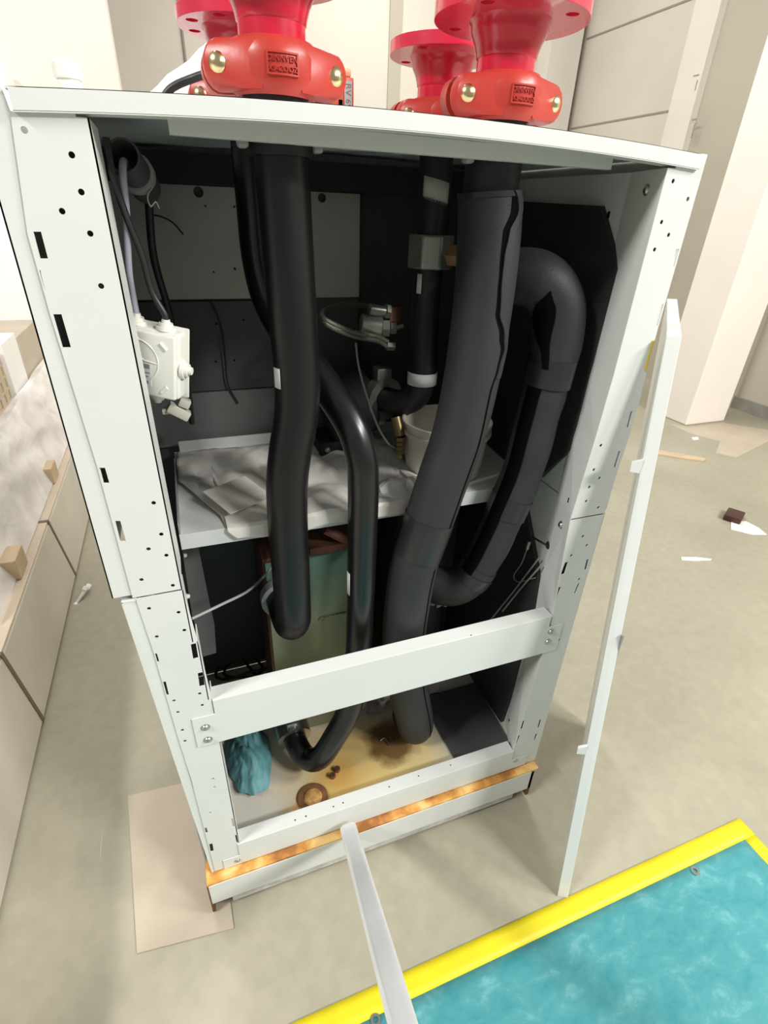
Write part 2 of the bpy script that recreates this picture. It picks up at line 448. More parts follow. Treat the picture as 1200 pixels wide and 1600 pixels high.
def thing(name, loc, label, cat, group=None):
    o = bpy.data.objects.new(name, None)
    o.empty_display_size = 0.05
    o.location = loc
    C.objects.link(o)
    ORG[o] = V(loc)
    return tag(o, label, cat, group)

def plabel(o, label):
    o['label'] = label
    return o

def copy_tree(o, parent=None):
    c = o.copy(); C.objects.link(c); ORG[c] = ORG[o]
    if parent is not None: c.parent = parent
    for ch in list(o.children): copy_tree(ch, c)
    return c

def struct(o):
    o['kind'] = 'structure'
    return o

def circ(cx, cy, r, n=12, rx=None):
    return [(cx + r * math.cos(2 * PI * k / n), cy + (rx or r) * math.sin(2 * PI * k / n)) for k in range(n)]

def px_hole(u, v, r=0.0035, y=0.0):
    p = at(u, v, 'y', y)
    return circ(p.x, p.z, r)

def px_poly(pts, y=0.0):
    return [(at(u, v, 'y', y).x, at(u, v, 'y', y).z) for u, v in pts]

def text_mb(mb, body, size, fn, depth=0.0006):
    """raised or printed lettering; fn(a, b, d) places it"""
    cu = bpy.data.curves.new('lettering', 'FONT')
    cu.body = body; cu.size = size; cu.align_x = 'CENTER'; cu.align_y = 'CENTER'
    cu.resolution_u = 2
    ob = bpy.data.objects.new('lettering', cu)
    C.objects.link(ob)
    dg = bpy.context.evaluated_depsgraph_get()
    me = ob.evaluated_get(dg).to_mesh()
    t = bmesh.new(); t.from_mesh(me)
    ob.evaluated_get(dg).to_mesh_clear()
    if t.faces:
        r_ = bmesh.ops.extrude_face_region(t, geom=list(t.faces))
        ext = [g for g in r_['geom'] if isinstance(g, bmesh.types.BMVert)]
        up = set(ext)
        co = {v: fn(v.co.x, v.co.y, depth if v in up else 0.0) for v in t.verts}
        for v in t.verts: v.co = co[v]
    mb.merge(t)
    bpy.data.objects.remove(ob); bpy.data.curves.remove(cu)
    return mb

YF = lambda a, b, d: V((a, d, b))            # sheets facing the front: (x, z), depth to the back
XF = lambda x0: (lambda a, b, d: V((x0 + d, a, b)))
ZF = lambda z0: (lambda a, b, d: V((a, b, z0 + d)))

# ------------------------------------------------------------------ setting
fl = MB().box((-4, -3.5, -0.08), (6.2, 7.2, 0)).build('floor', 'floor', base=(0, 0, 0), smooth=0); struct(fl)
wb = MB().box((-4, 6.7, 0), (5.5, 6.85, 5.2)).build('wall_back', 'wall', smooth=0); struct(wb)
for x0, x1 in ((0.60, 0.62), (2.90, 3.05)):
    struct(MB().box((x0, 6.675, 0), (x1, 6.7, 5.2)).build('trim_1', 'seam' if x1 - x0 < 0.05 else 'wall_dark', smooth=0))
struct(MB().box((4.95, 6.45, 0), (5.4, 6.7, 5.2)).build('trim_2', 'pilaster', smooth=0))
wr = MB().box((5.5, -3.5, 0), (5.65, 6.85, 5.2)).build('wall_right', 'wall', smooth=0); struct(wr)
for z in (0.86, 1.80, 2.71, 3.63, 4.5):
    struct(MB().box((5.492, 4.7, z), (5.5, 6.5, z + 0.018)).build('trim_3', 'seam', smooth=0))
struct(MB().box((5.36, 4.36, 0), (5.5, 4.68, 5.2)).build('trim_4', 'pilaster', smooth=0))
struct(MB().box((5.44, 2.9, 0), (5.5, 4.36, 5.2)).build('trim_5', 'wall_dark', smooth=0))  # wall recess, its shade put into a darker wall colour
struct(MB().box((5.46, -3.5, 0), (5.5, 2.9, 0.12)).build('baseboard_right', 'basegrey', smooth=0))
col = MB().box((4.5, 2.59, 0), (5.0, 3.0, 5.2)).build('trim_6', 'column', smooth=0, bevel=0.012); struct(col)
cl = MB().box((-1.6, 3.9, 0), (0.0, 4.3, 5.2)).build('trim_7', 'column_left', smooth=0); struct(cl)
# wall marks on the pilaster: scuffs
mk = MB()
for u, v, w_, h_ in ((1088, 118, .035, .006), (1088, 133, .006, .04), (1085, 187, .03, .008), (1083, 205, .008, .06)):
    p = at(u, v, 'x', 5.36)
    mk.box((5.358, p.y - w_, p.z - h_), (5.3605, p.y + w_, p.z + h_))
struct(mk.build('trim_8', 'seam', smooth=0))

# ------------------------------------------------------------------ the cabinet
cab = thing('heat_pump_cabinet', (0.5, 0.33, 0.0), 'tall open light grey metal cabinet with its front removed and pipes inside', 'cabinet')

def lid_z(x):
    return 0.0155 * (1 - ((x - 0.5) / 0.5) ** 2)

PA, PD, PC, PB = (0.308, 0.12), (0.302, 0.37), (0.668, 0.12), (0.672, 0.36)     # where the four pipes pass the lid
holes = [circ(x, y, r, 28) for (x, y), r in ((PA, 0.047), (PD, 0.045), (PC, 0.055), (PB, 0.045))]
b_ = MB()
# top sheet with pipe holes, lip folded down in front and turned in below
edge = [(0.0 + 0.985 * k / 24, -0.004) for k in range(25)] + [(0.985 - 0.985 * k / 24, 0.66) for k in range(25)]
b_.plate(edge, holes, 0.002, lambda a, b, d: V((a, b, 1.7505 + d + lid_z(a))))
for (ya, za), (yb, zb) in (((-0.006, 1.7515), (-0.006, 1.7315)), ((-0.006, 1.7305), (0.022, 1.7305)), ((0.66, 1.7525), (0.66, 1.70))):
    for k in range(24):
        x0, x1 = 0.003 + 0.982 * k / 24, 0.003 + 0.982 * (k + 1) / 24
        va = [V((x0, ya, za + lid_z(x0))), V((x1, ya, za + lid_z(x1))), V((x1, yb, zb + lid_z(x1))), V((x0, yb, zb + lid_z(x0)))]
        b_.prism(va, (0, 0.002, 0) if abs(za - zb) > 1e-4 else (0, 0, 0.0015))
bmesh.ops.remove_doubles(b_.bm, verts=b_.bm.verts, dist=0.0002)
lid = b_.build('lid', 'paint', cab, smooth=0)
MB().box((0.16, 0.06, 1.728), (0.86, 0.075, 1.7495)).build('lid_stiffener', 'paint', cab, smooth=0)

def slot(poly): return px_poly(poly)

# upper post, left of the opening
def post(name, outer, rounds, slots, ret):
    def xr(z):
        hit = [xa + (xb - xa) * (z - za) / (zb - za) for (xa, za), (xb, zb) in zip(outer, outer[1:] + outer[:1]) if (za - z) * (zb - z) <= 0 and abs(za - zb) > 1e-6]
        return min(hit) + 0.0016, max(hit) - 0.0016
    def keep(pl):
        o_ = []
        for a, b in pl:
            b = min(max(b, min(p[1] for p in outer) + 0.002), 1.729)
            lo, hi = xr(b); o_.append((min(max(a, lo), hi), b))
        w_ = max(p[0] for p in o_) - min(p[0] for p in o_)
        return o_ if w_ > 0.0012 else None
    hs = [keep(px_hole(*h)) for h in rounds] + [keep(slot(s)) for s in slots]
    hs = [h for h in hs if h]
    q = MB().plate(outer, hs, 0.002, YF)
    for a, b in ret: q.box(a, b)
    return q.build(name, 'paint', cab, smooth=0)

LU = post('corner_post', [(-0.005, 1.066), (0.075, 1.066), (0.075, 1.7315), (0.062, 1.7315), (0.062, 1.735), (0.016, 1.735), (0.016, 1.7315), (-0.001, 1.7315), (-0.0155, 1.615), (-0.0145, 1.525), (-0.0125, 1.475), (-0.0065, 1.31)],
     [(38, 203), (112, 242), (127, 300), (97, 330), (141, 365), (158, 447), (240, 786), (252, 835), (232, 858), (260, 868), (221, 906), (270, 915)],
     [[(52, 362), (64, 362), (75, 404), (63, 404)], [(83, 491), (96, 491), (111, 543), (98, 543)], [(154, 731), (164, 731), (171, 755), (161, 755)], [(180, 814), (188, 814), (197, 846), (188, 846)],
      [(60, 422), (63, 422), (70, 455), (67, 455)], [(160, 770), (163, 770), (167, 788), (164, 788)]],
     [((0.073, 0.0, 1.066), (0.075, 0.10, 1.7315))])
LL = post('corner_post', [(0.020, 0.155), (0.091, 0.155), (0.0895, 0.79), (0.083, 0.95), (0.076, 1.0625), (-0.001, 1.0625), (0.006, 0.933), (0.011, 0.70), (0.017, 0.542)],
     [(245, 995), (288, 985), (279, 957), (233, 951), (312, 1084), (316, 1102), (272, 1095), (278, 1113), (285, 1141), (289, 1158), (333, 1217), (335, 1230), (303, 1243), (328, 1270)],
     [[(298, 1007), (306, 1005), (310, 1028), (302, 1030)], [(309, 1052), (317, 1050), (320, 1071), (312, 1073)], [(239, 1022), (245, 1021), (249, 1034), (243, 1035)], [(252, 1066), (259, 1065), (264, 1086), (257, 1087)],
      [(361, 1279), (367, 1278), (370, 1291), (364, 1292)], [(367, 1305), (373, 1304), (376, 1316), (370, 1317)], [(319, 1294), (323, 1293), (325, 1301), (321, 1302)], [(327, 1319), (332, 1318), (334, 1330), (329, 1331)]],
     [((0.074, 0.0, 0.94), (0.076, 0.05, 1.0625)), ((0.082, 0.0, 0.78), (0.084, 0.05, 0.94)), ((0.0885, 0.0, 0.155), (0.0905, 0.05, 0.78))])
RU = post('corner_post', [(0.903, 1.066), (0.998, 1.066), (1.001, 1.16), (1.006, 1.25), (1.006, 1.34), (0.999, 1.50), (0.998, 1.7315), (0.984, 1.7315), (0.984, 1.734), (0.94, 1.734), (0.94, 1.7315), (0.923, 1.7315), (0.921, 1.39), (0.915, 1.25)],
     [(1052, 283), (1075, 311), (1034, 347), (1045, 367), (1023, 390), (939, 696), (928, 734), (937, 747), (921, 761), (916, 783), (935, 793)],
     [[(1057, 389), (1063, 389), (1058, 416), (1052, 416)], [(1034, 475), (1039, 475), (1029, 509), (1025, 509)], [(985, 643), (989, 642), (982, 668), (979, 668)], [(966, 705), (970, 705), (962, 730), (959, 730)]], [])
RL = post('corner_post', [(0.897, 0.155), (1.002, 0.155), (0.998, 1.0625), (0.903, 1.0625), (0.920, 0.81), (0.925, 0.72), (0.906, 0.28)],
     [(911, 838), (917, 852), (893, 868), (905, 905), (873, 1000), (876, 985)],
     [[(917, 874), (920, 874), (916, 890), (913, 890)], [(903, 912), (906, 911), (899, 927), (897, 927)], [(843, 1125), (846, 1124), (842, 1137), (840, 1137)], [(837, 1147), (840, 1146), (836, 1156), (834, 1157)],
      [(883, 879), (888, 878), (882, 897), (876, 898)], [(872, 918), (877, 917), (870, 935), (865, 936)], [(816, 1127), (820, 1126), (816, 1139), (812, 1140)], [(809, 1150), (813, 1149), (808, 1161), (805, 1162)]], [])
# inner return of the right posts, running back into the side wall
EDGE = [(0.155, 0.897), (0.28, 0.906), (0.72, 0.925), (0.81, 0.920), (1.064, 0.903), (1.25, 0.915), (1.39, 0.921), (1.7315, 0.923)]
def edge_x(z):
    for (za, xa), (zb, xb) in zip(EDGE, EDGE[1:]):
        if z <= zb: return xa + (xb - xa) * max(0.0, z - za) / (zb - za)
    return 0.923
for zs_ in ((1.066, 1.25, 1.39, 1.7315), (0.2, 0.28, 0.72, 0.81, 1.0625)):
    q = MB(); rows = []
    for z in zs_:
        e = edge_x(z)
        rows.append([q.bm.verts.new((x, y, z)) for x, y in ((e, 0.001), (0.958, 0.12), (0.958, 0.62), (0.962, 0.62), (0.962, 0.12), (e + 0.004, 0.001))])
    for a, b in zip(rows, rows[1:]):
        for k in range(6): q.face((a[k], a[(k + 1) % 6], b[(k + 1) % 6], b[k]))
    q.face(rows[0]); q.face(rows[-1][::-1])
    q.build('side_wall', 'paint', cab, smooth=0)
# bolts and screw heads
def screw(p, n, r=0.007, h=0.004, parent=cab, material='zinc', name='screw'):
    p, n = V(p), V(n)
    q = MB().lathe(p, [(0.0, h), (r * 0.55, h * 0.93), (r * 0.9, h * 0.55), (r, 0.0), (r * 1.25, 0.0), (r * 1.25, -0.0008)], n, 16)
    return q.build(name, material, parent, smooth=50)
def return_pt(u, v):
    lo, hi = 0.0, 0.12
    for y in [k * 0.002 for k in range(61)]:
        p = at(u, v, 'y', y)
        e = edge_x(p.z)
        if p.x >= e + (0.958 - e) * y / 0.12 - 0.0012: return p
    return at(u, v, 'x', 0.957)
for u, v in ((1010, 297), (876, 820)): screw(return_pt(u, v), (-0.96, 0.27, 0), 0.0075, 0.005)
for u, v in ((848, 712 + 30), (837, 768)): screw(at(u, v, 'x', 0.957), (-1, 0, 0), 0.006, 0.01)
# slots in the inner return (dark tabs)
for u, v in ((941, 333), (951, 336), (889, 782), (815, 1062), (811, 1080), (796, 1126)):
    p = return_pt(u, v) + V((-0.0006, 0, 0))
    MB().box(p - V((0.0006, 0.003, 0.006)), p + V((0.0004, 0.003, 0.006))).build('punched_slot', 'gap', cab, smooth=0)
# side panels
MB().prism([V((-0.036, 0.003, 1.07)), V((-0.003, 0.003, 1.07)), V((-0.004, 0.003, 1.31)), V((-0.0115, 0.003, 1.475)), V((-0.0135, 0.003, 1.60)), V((0.0, 0.003, 1.72)), V((-0.004, 0.003, 1.752)), V((-0.036, 0.003, 1.752))], (0, 0.002, 0)).prism([V((-0.036, 0.003, 1.07)), V((-0.034, 0.003, 1.07)), V((-0.034, 0.003, 1.752)), V((-0.036, 0.003, 1.752))], (0, 0.65, 0)).build('side_panel', 'paint', cab, smooth=0)
MB().prism([V((-0.024, 0.0, 1.06)), V((0.002, 0.0025, 1.06)), V((0.0055, 0.0025, 0.93)), V((0.0195, 0.0025, 0.40)), V((0.021, 0.0025, 0.152)), V((0.012, 0.0, 0.152))], (0, 0.002, 0)).prism([V((-0.024, 0.0, 1.06)), V((-0.022, 0.0, 1.06)), V((0.014, 0.0, 0.152)), V((0.012, 0.0, 0.152))], (0, 0.65, 0)).box((-0.024, 0.0, 1.058), (0.0, 0.10, 1.0605)).build('side_panel', 'paint', cab, smooth=0)
q = MB().box((0.987, 0.004, 1.07), (1.006, 0.66, 1.755)); q.build('side_panel', 'paint', cab, smooth=0, bevel=0.002)
q = MB().box((0.9985, 0.004, 0.152), (1.006, 0.66, 1.064)); q.build('side_panel', 'paint', cab, smooth=0, bevel=0.002)
# back
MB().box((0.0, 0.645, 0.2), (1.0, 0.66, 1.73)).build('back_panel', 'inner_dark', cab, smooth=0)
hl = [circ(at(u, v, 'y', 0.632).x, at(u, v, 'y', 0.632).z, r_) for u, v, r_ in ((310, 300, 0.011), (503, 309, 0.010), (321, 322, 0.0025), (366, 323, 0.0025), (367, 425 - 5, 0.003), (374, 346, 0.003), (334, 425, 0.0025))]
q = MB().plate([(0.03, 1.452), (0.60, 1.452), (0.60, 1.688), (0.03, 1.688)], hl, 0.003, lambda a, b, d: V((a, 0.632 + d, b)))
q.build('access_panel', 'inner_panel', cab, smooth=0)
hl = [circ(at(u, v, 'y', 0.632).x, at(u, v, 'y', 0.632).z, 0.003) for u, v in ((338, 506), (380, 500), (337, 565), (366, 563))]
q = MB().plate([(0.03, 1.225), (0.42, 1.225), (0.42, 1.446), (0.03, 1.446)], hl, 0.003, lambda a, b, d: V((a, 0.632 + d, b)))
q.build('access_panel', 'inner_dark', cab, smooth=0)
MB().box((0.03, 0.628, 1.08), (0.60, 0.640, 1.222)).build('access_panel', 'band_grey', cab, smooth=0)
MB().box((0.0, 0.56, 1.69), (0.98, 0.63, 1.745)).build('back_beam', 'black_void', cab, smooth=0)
# foam linings
MB().box((0.004, 0.10, 1.09), (0.02, 0.64, 1.735)).build('foam_lining', 'foam_wall', cab, smooth=0)
MB().box((0.004, 0.18, 0.2), (0.02, 0.64, 1.06)).build('foam_lining', 'foam_wall', cab, smooth=0)
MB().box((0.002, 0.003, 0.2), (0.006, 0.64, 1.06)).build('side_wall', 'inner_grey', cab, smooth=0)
def x_poly(pts, x, t, name, m_):
    ps = [at(u, v, 'x', x) for u, v in pts]
    return ps
up = [at(u, v, 'x', 0.957) for u, v in ((945, 322), (972, 420), (895, 702), (850, 745))]
pts = [V((0.957, 0.61, 1.69)), up[0], up[1], up[2], up[3], V((0.957, 0.30, up[3].z - 0.03)), V((0.957, 0.61, 1.08))]
MB().prism(pts, (-0.012, 0, 0)).build('foam_lining', 'foam_wall', cab, smooth=0)
lo_ = [at(u, v, 'x', 0.957) for u, v in ((826, 790), (846, 900), (838, 962), (800, 1090), (782, 1142))]
pts = [V((0.957, 0.61, 1.05))] + lo_ + [V((0.957, 0.61, 0.21))]
MB().prism(pts, (-0.012, 0, 0)).build('foam_lining', 'foam_wall', cab, smooth=0)
MB().box((0.50, 0.55, 0.205), (0.94, 0.64, 1.05)).build('foam_lining', 'foam_wall', cab, smooth=0)
MB().box((0.60, 0.60, 1.085), (0.94, 0.64, 1.69)).build('foam_lining', 'foam_wall', cab, smooth=0)
lp = at(884, 385, 'x', 0.944)
MB().box((0.944, lp.y - 0.04, lp.z - 0.05), (0.9455, lp.y + 0.04, lp.z + 0.05), Matrix.Rotation(0.35, 3, 'X')).build('rating_sticker', 'foam_wall', cab, smooth=0)
q = MB().prism([at(u, v, 'y', 0.30) for u, v in ((283, 850), (309, 850), (328, 944), (335, 975), (338, 1020), (318, 1026), (300, 960))], (0, 0.004, 0))
q.build('inner_upright', 'band_grey', cab, smooth=0)
# shelf with turned-up back edge
q = MB().box((0.076, 0.17, 1.072), (0.92, 0.60, 1.075)).box((0.076, 0.168, 1.040), (0.92, 0.171, 1.0755)).box((0.09, 0.598, 1.072), (0.92, 0.601, 1.104))
shelf = q.build('shelf', 'paint', cab, smooth=0)
q = MB().box((0.0765, 0.17, 1.0755), (0.079, 0.50, 1.10)); q.build('shelf_bracket', 'inner_grey', cab, smooth=0)
# cross bar and bottom rail
hb = [circ(at(u, v, 'z', 0.777).x, at(u, v, 'z', 0.777).y, 0.0022) for u, v in ((439, 1070), (460, 1065), (512, 1051), (533, 1046), (621, 1022), (676, 1008), (736, 992))]
q = MB().plate([(0.044, 0.648), (0.962, 0.648), (0.962, 0.742), (0.918, 0.742), (0.918, 0.777), (0.09, 0.777), (0.09, 0.738), (0.044, 0.738)], [], 0.002, lambda a, b, d: V((a, -0.003 + d, b)))
hb = [h for h in hb if 0.002 < h[0][1] < 0.03]
q.plate([(0.09, -0.002), (0.922, -0.002), (0.922, 0.036), (0.09, 0.036)], hb, 0.002, lambda a, b, d: V((a, b, 0.775 + d)))
bar = q.build('cross_bar', 'paint', cab, smooth=0, bevel=0.0008)
for u, v in ((321, 1137), (325, 1156), (861, 987), (856, 1003)): screw(at(u, v, 'y', -0.004), (0, -1, 0), 0.0075, 0.005)
q = MB().plate([(0.044, 0.156), (0.962, 0.156), (0.962, 0.205), (0.905, 0.205), (0.905, 0.245), (0.086, 0.245), (0.086, 0.195), (0.044, 0.195)], [], 0.002, lambda a, b, d: V((a, -0.003 + d, b)))
hr = [circ(at(u, v, 'z', 0.245).x, at(u, v, 'z', 0.245).y, 0.0022) for u, v in ((461, 1281), (478, 1275), (521, 1260), (536, 1254), (608, 1229), (654, 1212), (704, 1195))]
hr = [h for h in hr if 0.002 < h[0][1] < 0.03]
q.plate([(0.086, -0.002), (0.905, -0.002), (0.905, 0.036), (0.086, 0.036)], hr, 0.002, lambda a, b, d: V((a, b, 0.243 + d)))
q.build('bottom_rail', 'paint', cab, smooth=0, bevel=0.0008)
screw(at(371, 1345, 'y', -0.004), (0, -1, 0), 0.006, 0.003); screw(at(806, 1189, 'y', -0.004), (0, -1, 0), 0.006, 0.003)
for u, v, r_ in ((288, 932, 0.005), (284, 868, 0.005)): screw(at(u + 4, v, 'x', 0.0755), (1, 0, 0), r_, 0.006, material='clip_plastic')
# plinth: rusty top ledge, painted front, worn underside
MB().box((-0.003, -0.025, 0.142), (1.0, 0.64, 0.150)).build('plinth_ledge', 'rust', cab, smooth=0, bevel=0.001)
MB().box((0.0, -0.026, 0.055), (0.985, -0.021, 0.1418)).build('plinth_front', 'paint', cab, smooth=0, bevel=0.001)
q = MB().box((0.05, -0.018, 0.018), (0.93, 0.0, 0.055))
q.build('plinth_foot', 'paint_dirty', cab, smooth=0)
MB().box((-0.004, -0.025, 0.012), (0.004, 0.60, 0.1418)).build('plinth_side', 'rust_ring', cab, smooth=0)
MB().box((0.975, -0.026, 0.02), (0.985, 0.60, 0.1418)).build('plinth_side', 'rust_ring', cab, smooth=0)
for x_ in (0.02, 0.86): MB().box((x_, 0.02, 0.0), (x_ + 0.10, 0.60, 0.1418)).build('plinth_skid', 'paint_dirty', cab, smooth=0)
# floor pan with the stains of leaking rusty water
S = lambda u, v: at(u, v, 'z', 0.203) - V((0.5, 0.33, 0))
st = []
for (u, v), rad, soft, colr, amt in (((560, 1205), 0.19, 0.08, (0.62, 0.42, 0.12), 0.85), ((640, 1180), 0.12, 0.06, (0.70, 0.55, 0.22), 0.7), ((530, 1215), 0.055, 0.03, (0.55, 0.30, 0.06), 0.7),
                                     ((610, 1160), 0.075, 0.022, (0.13, 0.06, 0.018), 0.9), ((480, 1262), 0.055, 0.02, (0.62, 0.36, 0.10), 0.8), ((402, 1232), 0.015, 0.012, (0.30, 0.2, 0.16), 0.6)):
    p = S(u, v); st.append((p.x, p.y, rad, soft, colr, amt))
M['pan'] = stain_mat('stained_pan_paint', (0.66, 0.64, 0.55), st)
MB().box((0.008, 0.004, 0.198), (0.99, 0.64, 0.203)).build('floor_pan', 'pan', cab, smooth=0)

# ------------------------------------------------------------------ pipes inside
def label_on_tube(c, r, axis_dir, a0, a1, h, parent, name, m_, skew=0.0):
    """thin paper band lying on a pipe surface"""
    c = V(c); d = V(axis_dir).normalized()
    q = MB(); n = 10
    u = V((1, 0, 0)); u = (u - d * u.dot(d)).normalized(); w = d.cross(u)
    lo, hi = [], []
    for k in range(n + 1):
        a = a0 + (a1 - a0) * k / n
        s = (u * math.cos(a) + w * math.sin(a)) * (r + 0.0008)
        off = d * skew * (k / n - 0.5)
        lo.append(q.bm.verts.new(c + s + off)); hi.append(q.bm.verts.new(c + s + off + d * h))
    for k in range(n): q.face((lo[k], lo[k + 1], hi[k + 1], hi[k]))
    return q.build(name, m_, parent, solid=0.0006)

# front left riser
pA = thing('water_pipe', (PA[0], PA[1], 0.8), 'matt black water pipe hanging from the lid front left, its lower end bent back', 'pipe', 'black pipes in the cabinet')
ptA = smooth_path([(0.309, 0.12, 1.775), (0.312, 0.12, 1.70), (0.315, 0.12, 1.58), (0.318, 0.12, 1.48), (0.320, 0.12, 1.385), (0.314, 0.12, 1.315), (0.300, 0.12, 1.25), (0.290, 0.12, 1.18), (0.286, 0.118, 1.08), (0.286, 0.118, 0.97), (0.285, 0.118, 0.88), (0.285, 0.124, 0.835), (0.284, 0.155, 0.80), (0.283, 0.21, 0.79), (0.282, 0.275, 0.79)])
MB().tube(ptA, 0.0405, 28).build('pipe_body', 'pipe', pA, smooth=60)
MB().ring((PA[0] + 0.003, PA[1], 1.716), (0, 0, 1), 0.0408, 0.0485, 0.020).build('collar', 'pipe_matt', pA)
for s in (-1, 1): plabel(MB().rbox((PA[0] + s * 0.053 - 0.008, PA[1] - 0.03, 1.722), (PA[0] + s * 0.053 + 0.008, PA[1] - 0.010, 1.738), 0.005, 3).build('collar_clip', 'inner_grey', pA), 'grey collar clip')
MB().ring((0.2825, 0.252, 0.79), (0, 1, 0), 0.041, 0.053, 0.026).build('hose_clamp', 'sealant', pA)
tp = at(430, 592, 'y', 0.10)
label_on_tube((0.3195, 0.12, tp.z - 0.018), 0.0405, (0, 0, 1), 3.3, 3.75, 0.035, pA, 'white_tag', 'label')

# rear left riser swinging forward and down to the bottom left
pD = thing('water_pipe', (PD[0], PD[1], 0.25), 'shiny black pipe curving from behind the front left pipe down to the stained floor pan', 'pipe', 'black pipes in the cabinet')
ptD = smooth_path([(PD[0], PD[1], 1.775), (0.302, 0.37, 1.66), (0.303, 0.365, 1.56), (0.315, 0.34, 1.485), (0.345, 0.285, 1.42), (0.385, 0.215, 1.36), (0.425, 0.145, 1.29), (0.441, 0.118, 1.23), (0.445, 0.112, 1.17), (0.445, 0.112, 1.02), (0.443, 0.112, 0.84), (0.438, 0.113, 0.65), (0.417, 0.115, 0.49), (0.372, 0.12, 0.375), (0.335, 0.13, 0.30), (0.305, 0.158, 0.272), (0.286, 0.20, 0.283), (0.280, 0.265, 0.30)])
MB().tube(ptD, 0.0325, 28).build('pipe_body', 'pipe_gloss', pD, smooth=60)
q = MB().ring((0.282, 0.222, 0.291), V((-0.04, 1, 0.22)), 0.033, 0.050, 0.040).rbox((0.262, 0.215, 0.335), (0.296, 0.262, 0.362), 0.004, 2)
q.build('grooved_clamp', 'zinc', pD)
q = MB()
for s in (-1, 1): q.hexa((0.279 + s * 0.009, 0.205, 0.348), (0.279 + s * 0.009, 0.272, 0.352), 0.006)
q.build('clamp_bolts', 'zinc', pD)
lz = at(541, 918, 'y', 0.09).z
label_on_tube((0.4445, 0.112, lz - 0.035), 0.0325, (0, 0, 1), 3.05, 3.5, 0.062, pD, 'paper_label', 'label')

# front right insulated riser
pC = thing('insulated_pipe', (PC[0], PC[1], 0.22), 'thick black foam-insulated pipe hanging from the lid front right down to the floor pan', 'pipe', 'foam insulated pipes')
MB().tube([(0.668, 0.12, 1.775), (0.667, 0.12, 1.70), (0.669, 0.12, 1.66)], 0.047, 32).build('pipe_body', 'pipe_matt', pC, smooth=60)
ptC = smooth_path([(0.667, 0.118, 1.688), (0.674, 0.115, 1.59), (0.674, 0.112, 1.48), (0.667, 0.11, 1.36), (0.651, 0.108, 1.25), (0.624, 0.106, 1.15), (0.597, 0.105, 1.045), (0.572, 0.106, 0.94), (0.563, 0.108, 0.81), (0.563, 0.11, 0.70), (0.580, 0.115, 0.55), (0.612, 0.125, 0.41), (0.634, 0.14, 0.315), (0.644, 0.165, 0.275), (0.650, 0.22, 0.262)])
ins = MB().tube(ptC, 0.0555, 32).build('foam_sleeve', 'foam', pC, smooth=60)
# open slit of the sleeve, a dark wavy gap with a lifted lip beside it
def on_path(path, t):
    f = t * (len(path) - 1); i = min(int(f), len(path) - 2)
    p = path[i].lerp(path[i + 1], f - i); d = (path[i + 1] - path[i]).normalized()
    return p, d
def surf(path, t, ang, r):
    p, d = on_path(path, t)
    u = V((1, 0, 0)); u = (u - d * u.dot(d)).normalized(); w = d.cross(u)
    return p + (u * math.cos(ang) + w * math.sin(ang)) * r
def slit(path, t0, t1, ang_fn, wid_fn, r, name, m_, parent, lift=0.0008, n=48):
    q = MB(); rows = []; m_n = 6
    for k in range(n + 1):
        t = t0 + (t1 - t0) * k / n
        a, w_ = ang_fn(k / n), wid_fn(k / n) / r
        row = [q.bm.verts.new(surf(path, t, a - w_ / 2, r - 0.004))]
        row += [q.bm.verts.new(surf(path, t, a - w_ / 2 + w_ * j / m_n, r + lift)) for j in range(m_n + 1)]
        row.append(q.bm.verts.new(surf(path, t, a + w_ / 2, r - 0.004)))
        rows.append(row)
    for ra, rb in zip(rows, rows[1:]):
        for j in range(len(ra) - 1): q.face((ra[j], rb[j], rb[j + 1], ra[j + 1]))
    return q.build(name, m_, parent, smooth=60)
SLT = [(0.0, 1.42, 0.004), (0.008, 1.33, 0.010), (0.02, 1.30, 0.014), (0.045, 1.58, 0.010), (0.07, 1.64, 0.006), (0.095, 1.63, 0.0045), (0.13, 1.57, 0.007), (0.155, 1.25, 0.010), (0.17, 1.08, 0.008), (0.19, 1.15, 0.004), (0.215, 1.28, 0.004), (0.30, 1.16, 0.0045), (0.42, 1.08, 0.004)]
def table(t, k):
    for a, b in zip(SLT, SLT[1:]):
        if t <= b[0]:
            f = (t - a[0]) / (b[0] - a[0]); f = f * f * (3 - 2 * f)
            return a[k] + (b[k] - a[k]) * f
    return SLT[-1][k]
slit(ptC, 0.0, 0.42, lambda s: table(0.42 * s, 1), lambda s: table(0.42 * s, 2), 0.0555, 'sleeve_slit', 'gap', pC, n=90)
slit(ptC, 0.49, 0.97, lambda s: 1.02 - 0.1 * s, lambda s: 0.0035, 0.0555, 'sleeve_slit', 'gap', pC)
slit(ptC, 0.0, 0.20, lambda s: table(0.20 * s, 1) - (table(0.20 * s, 2) / 2 + 0.007) / 0.0555, lambda s: 0.014, 0.0555, 'sleeve_lip', 'foam', pC, lift=0.004)
tpath = [on_path(ptC, t)[0] for t in (0.415, 0.43, 0.45, 0.465, 0.48)]
MB().tube(tpath, 0.0572, 32, cap=False).build('tape_band', 'tape', pC, smooth=60)
MB().tube([on_path(ptC, t)[0] for t in (-0.0, 0.006)], 0.0572, 32, cap=False).build('tape_band', 'tape', pC, smooth=60)
for s in (-1,): plabel(MB().rbox((PC[0] + s * 0.060 - 0.008, PC[1] - 0.03, 1.724), (PC[0] + s * 0.060 + 0.008, PC[1] - 0.010, 1.740), 0.005, 3).build('collar_clip', 'inner_grey', pC), 'grey collar clip')

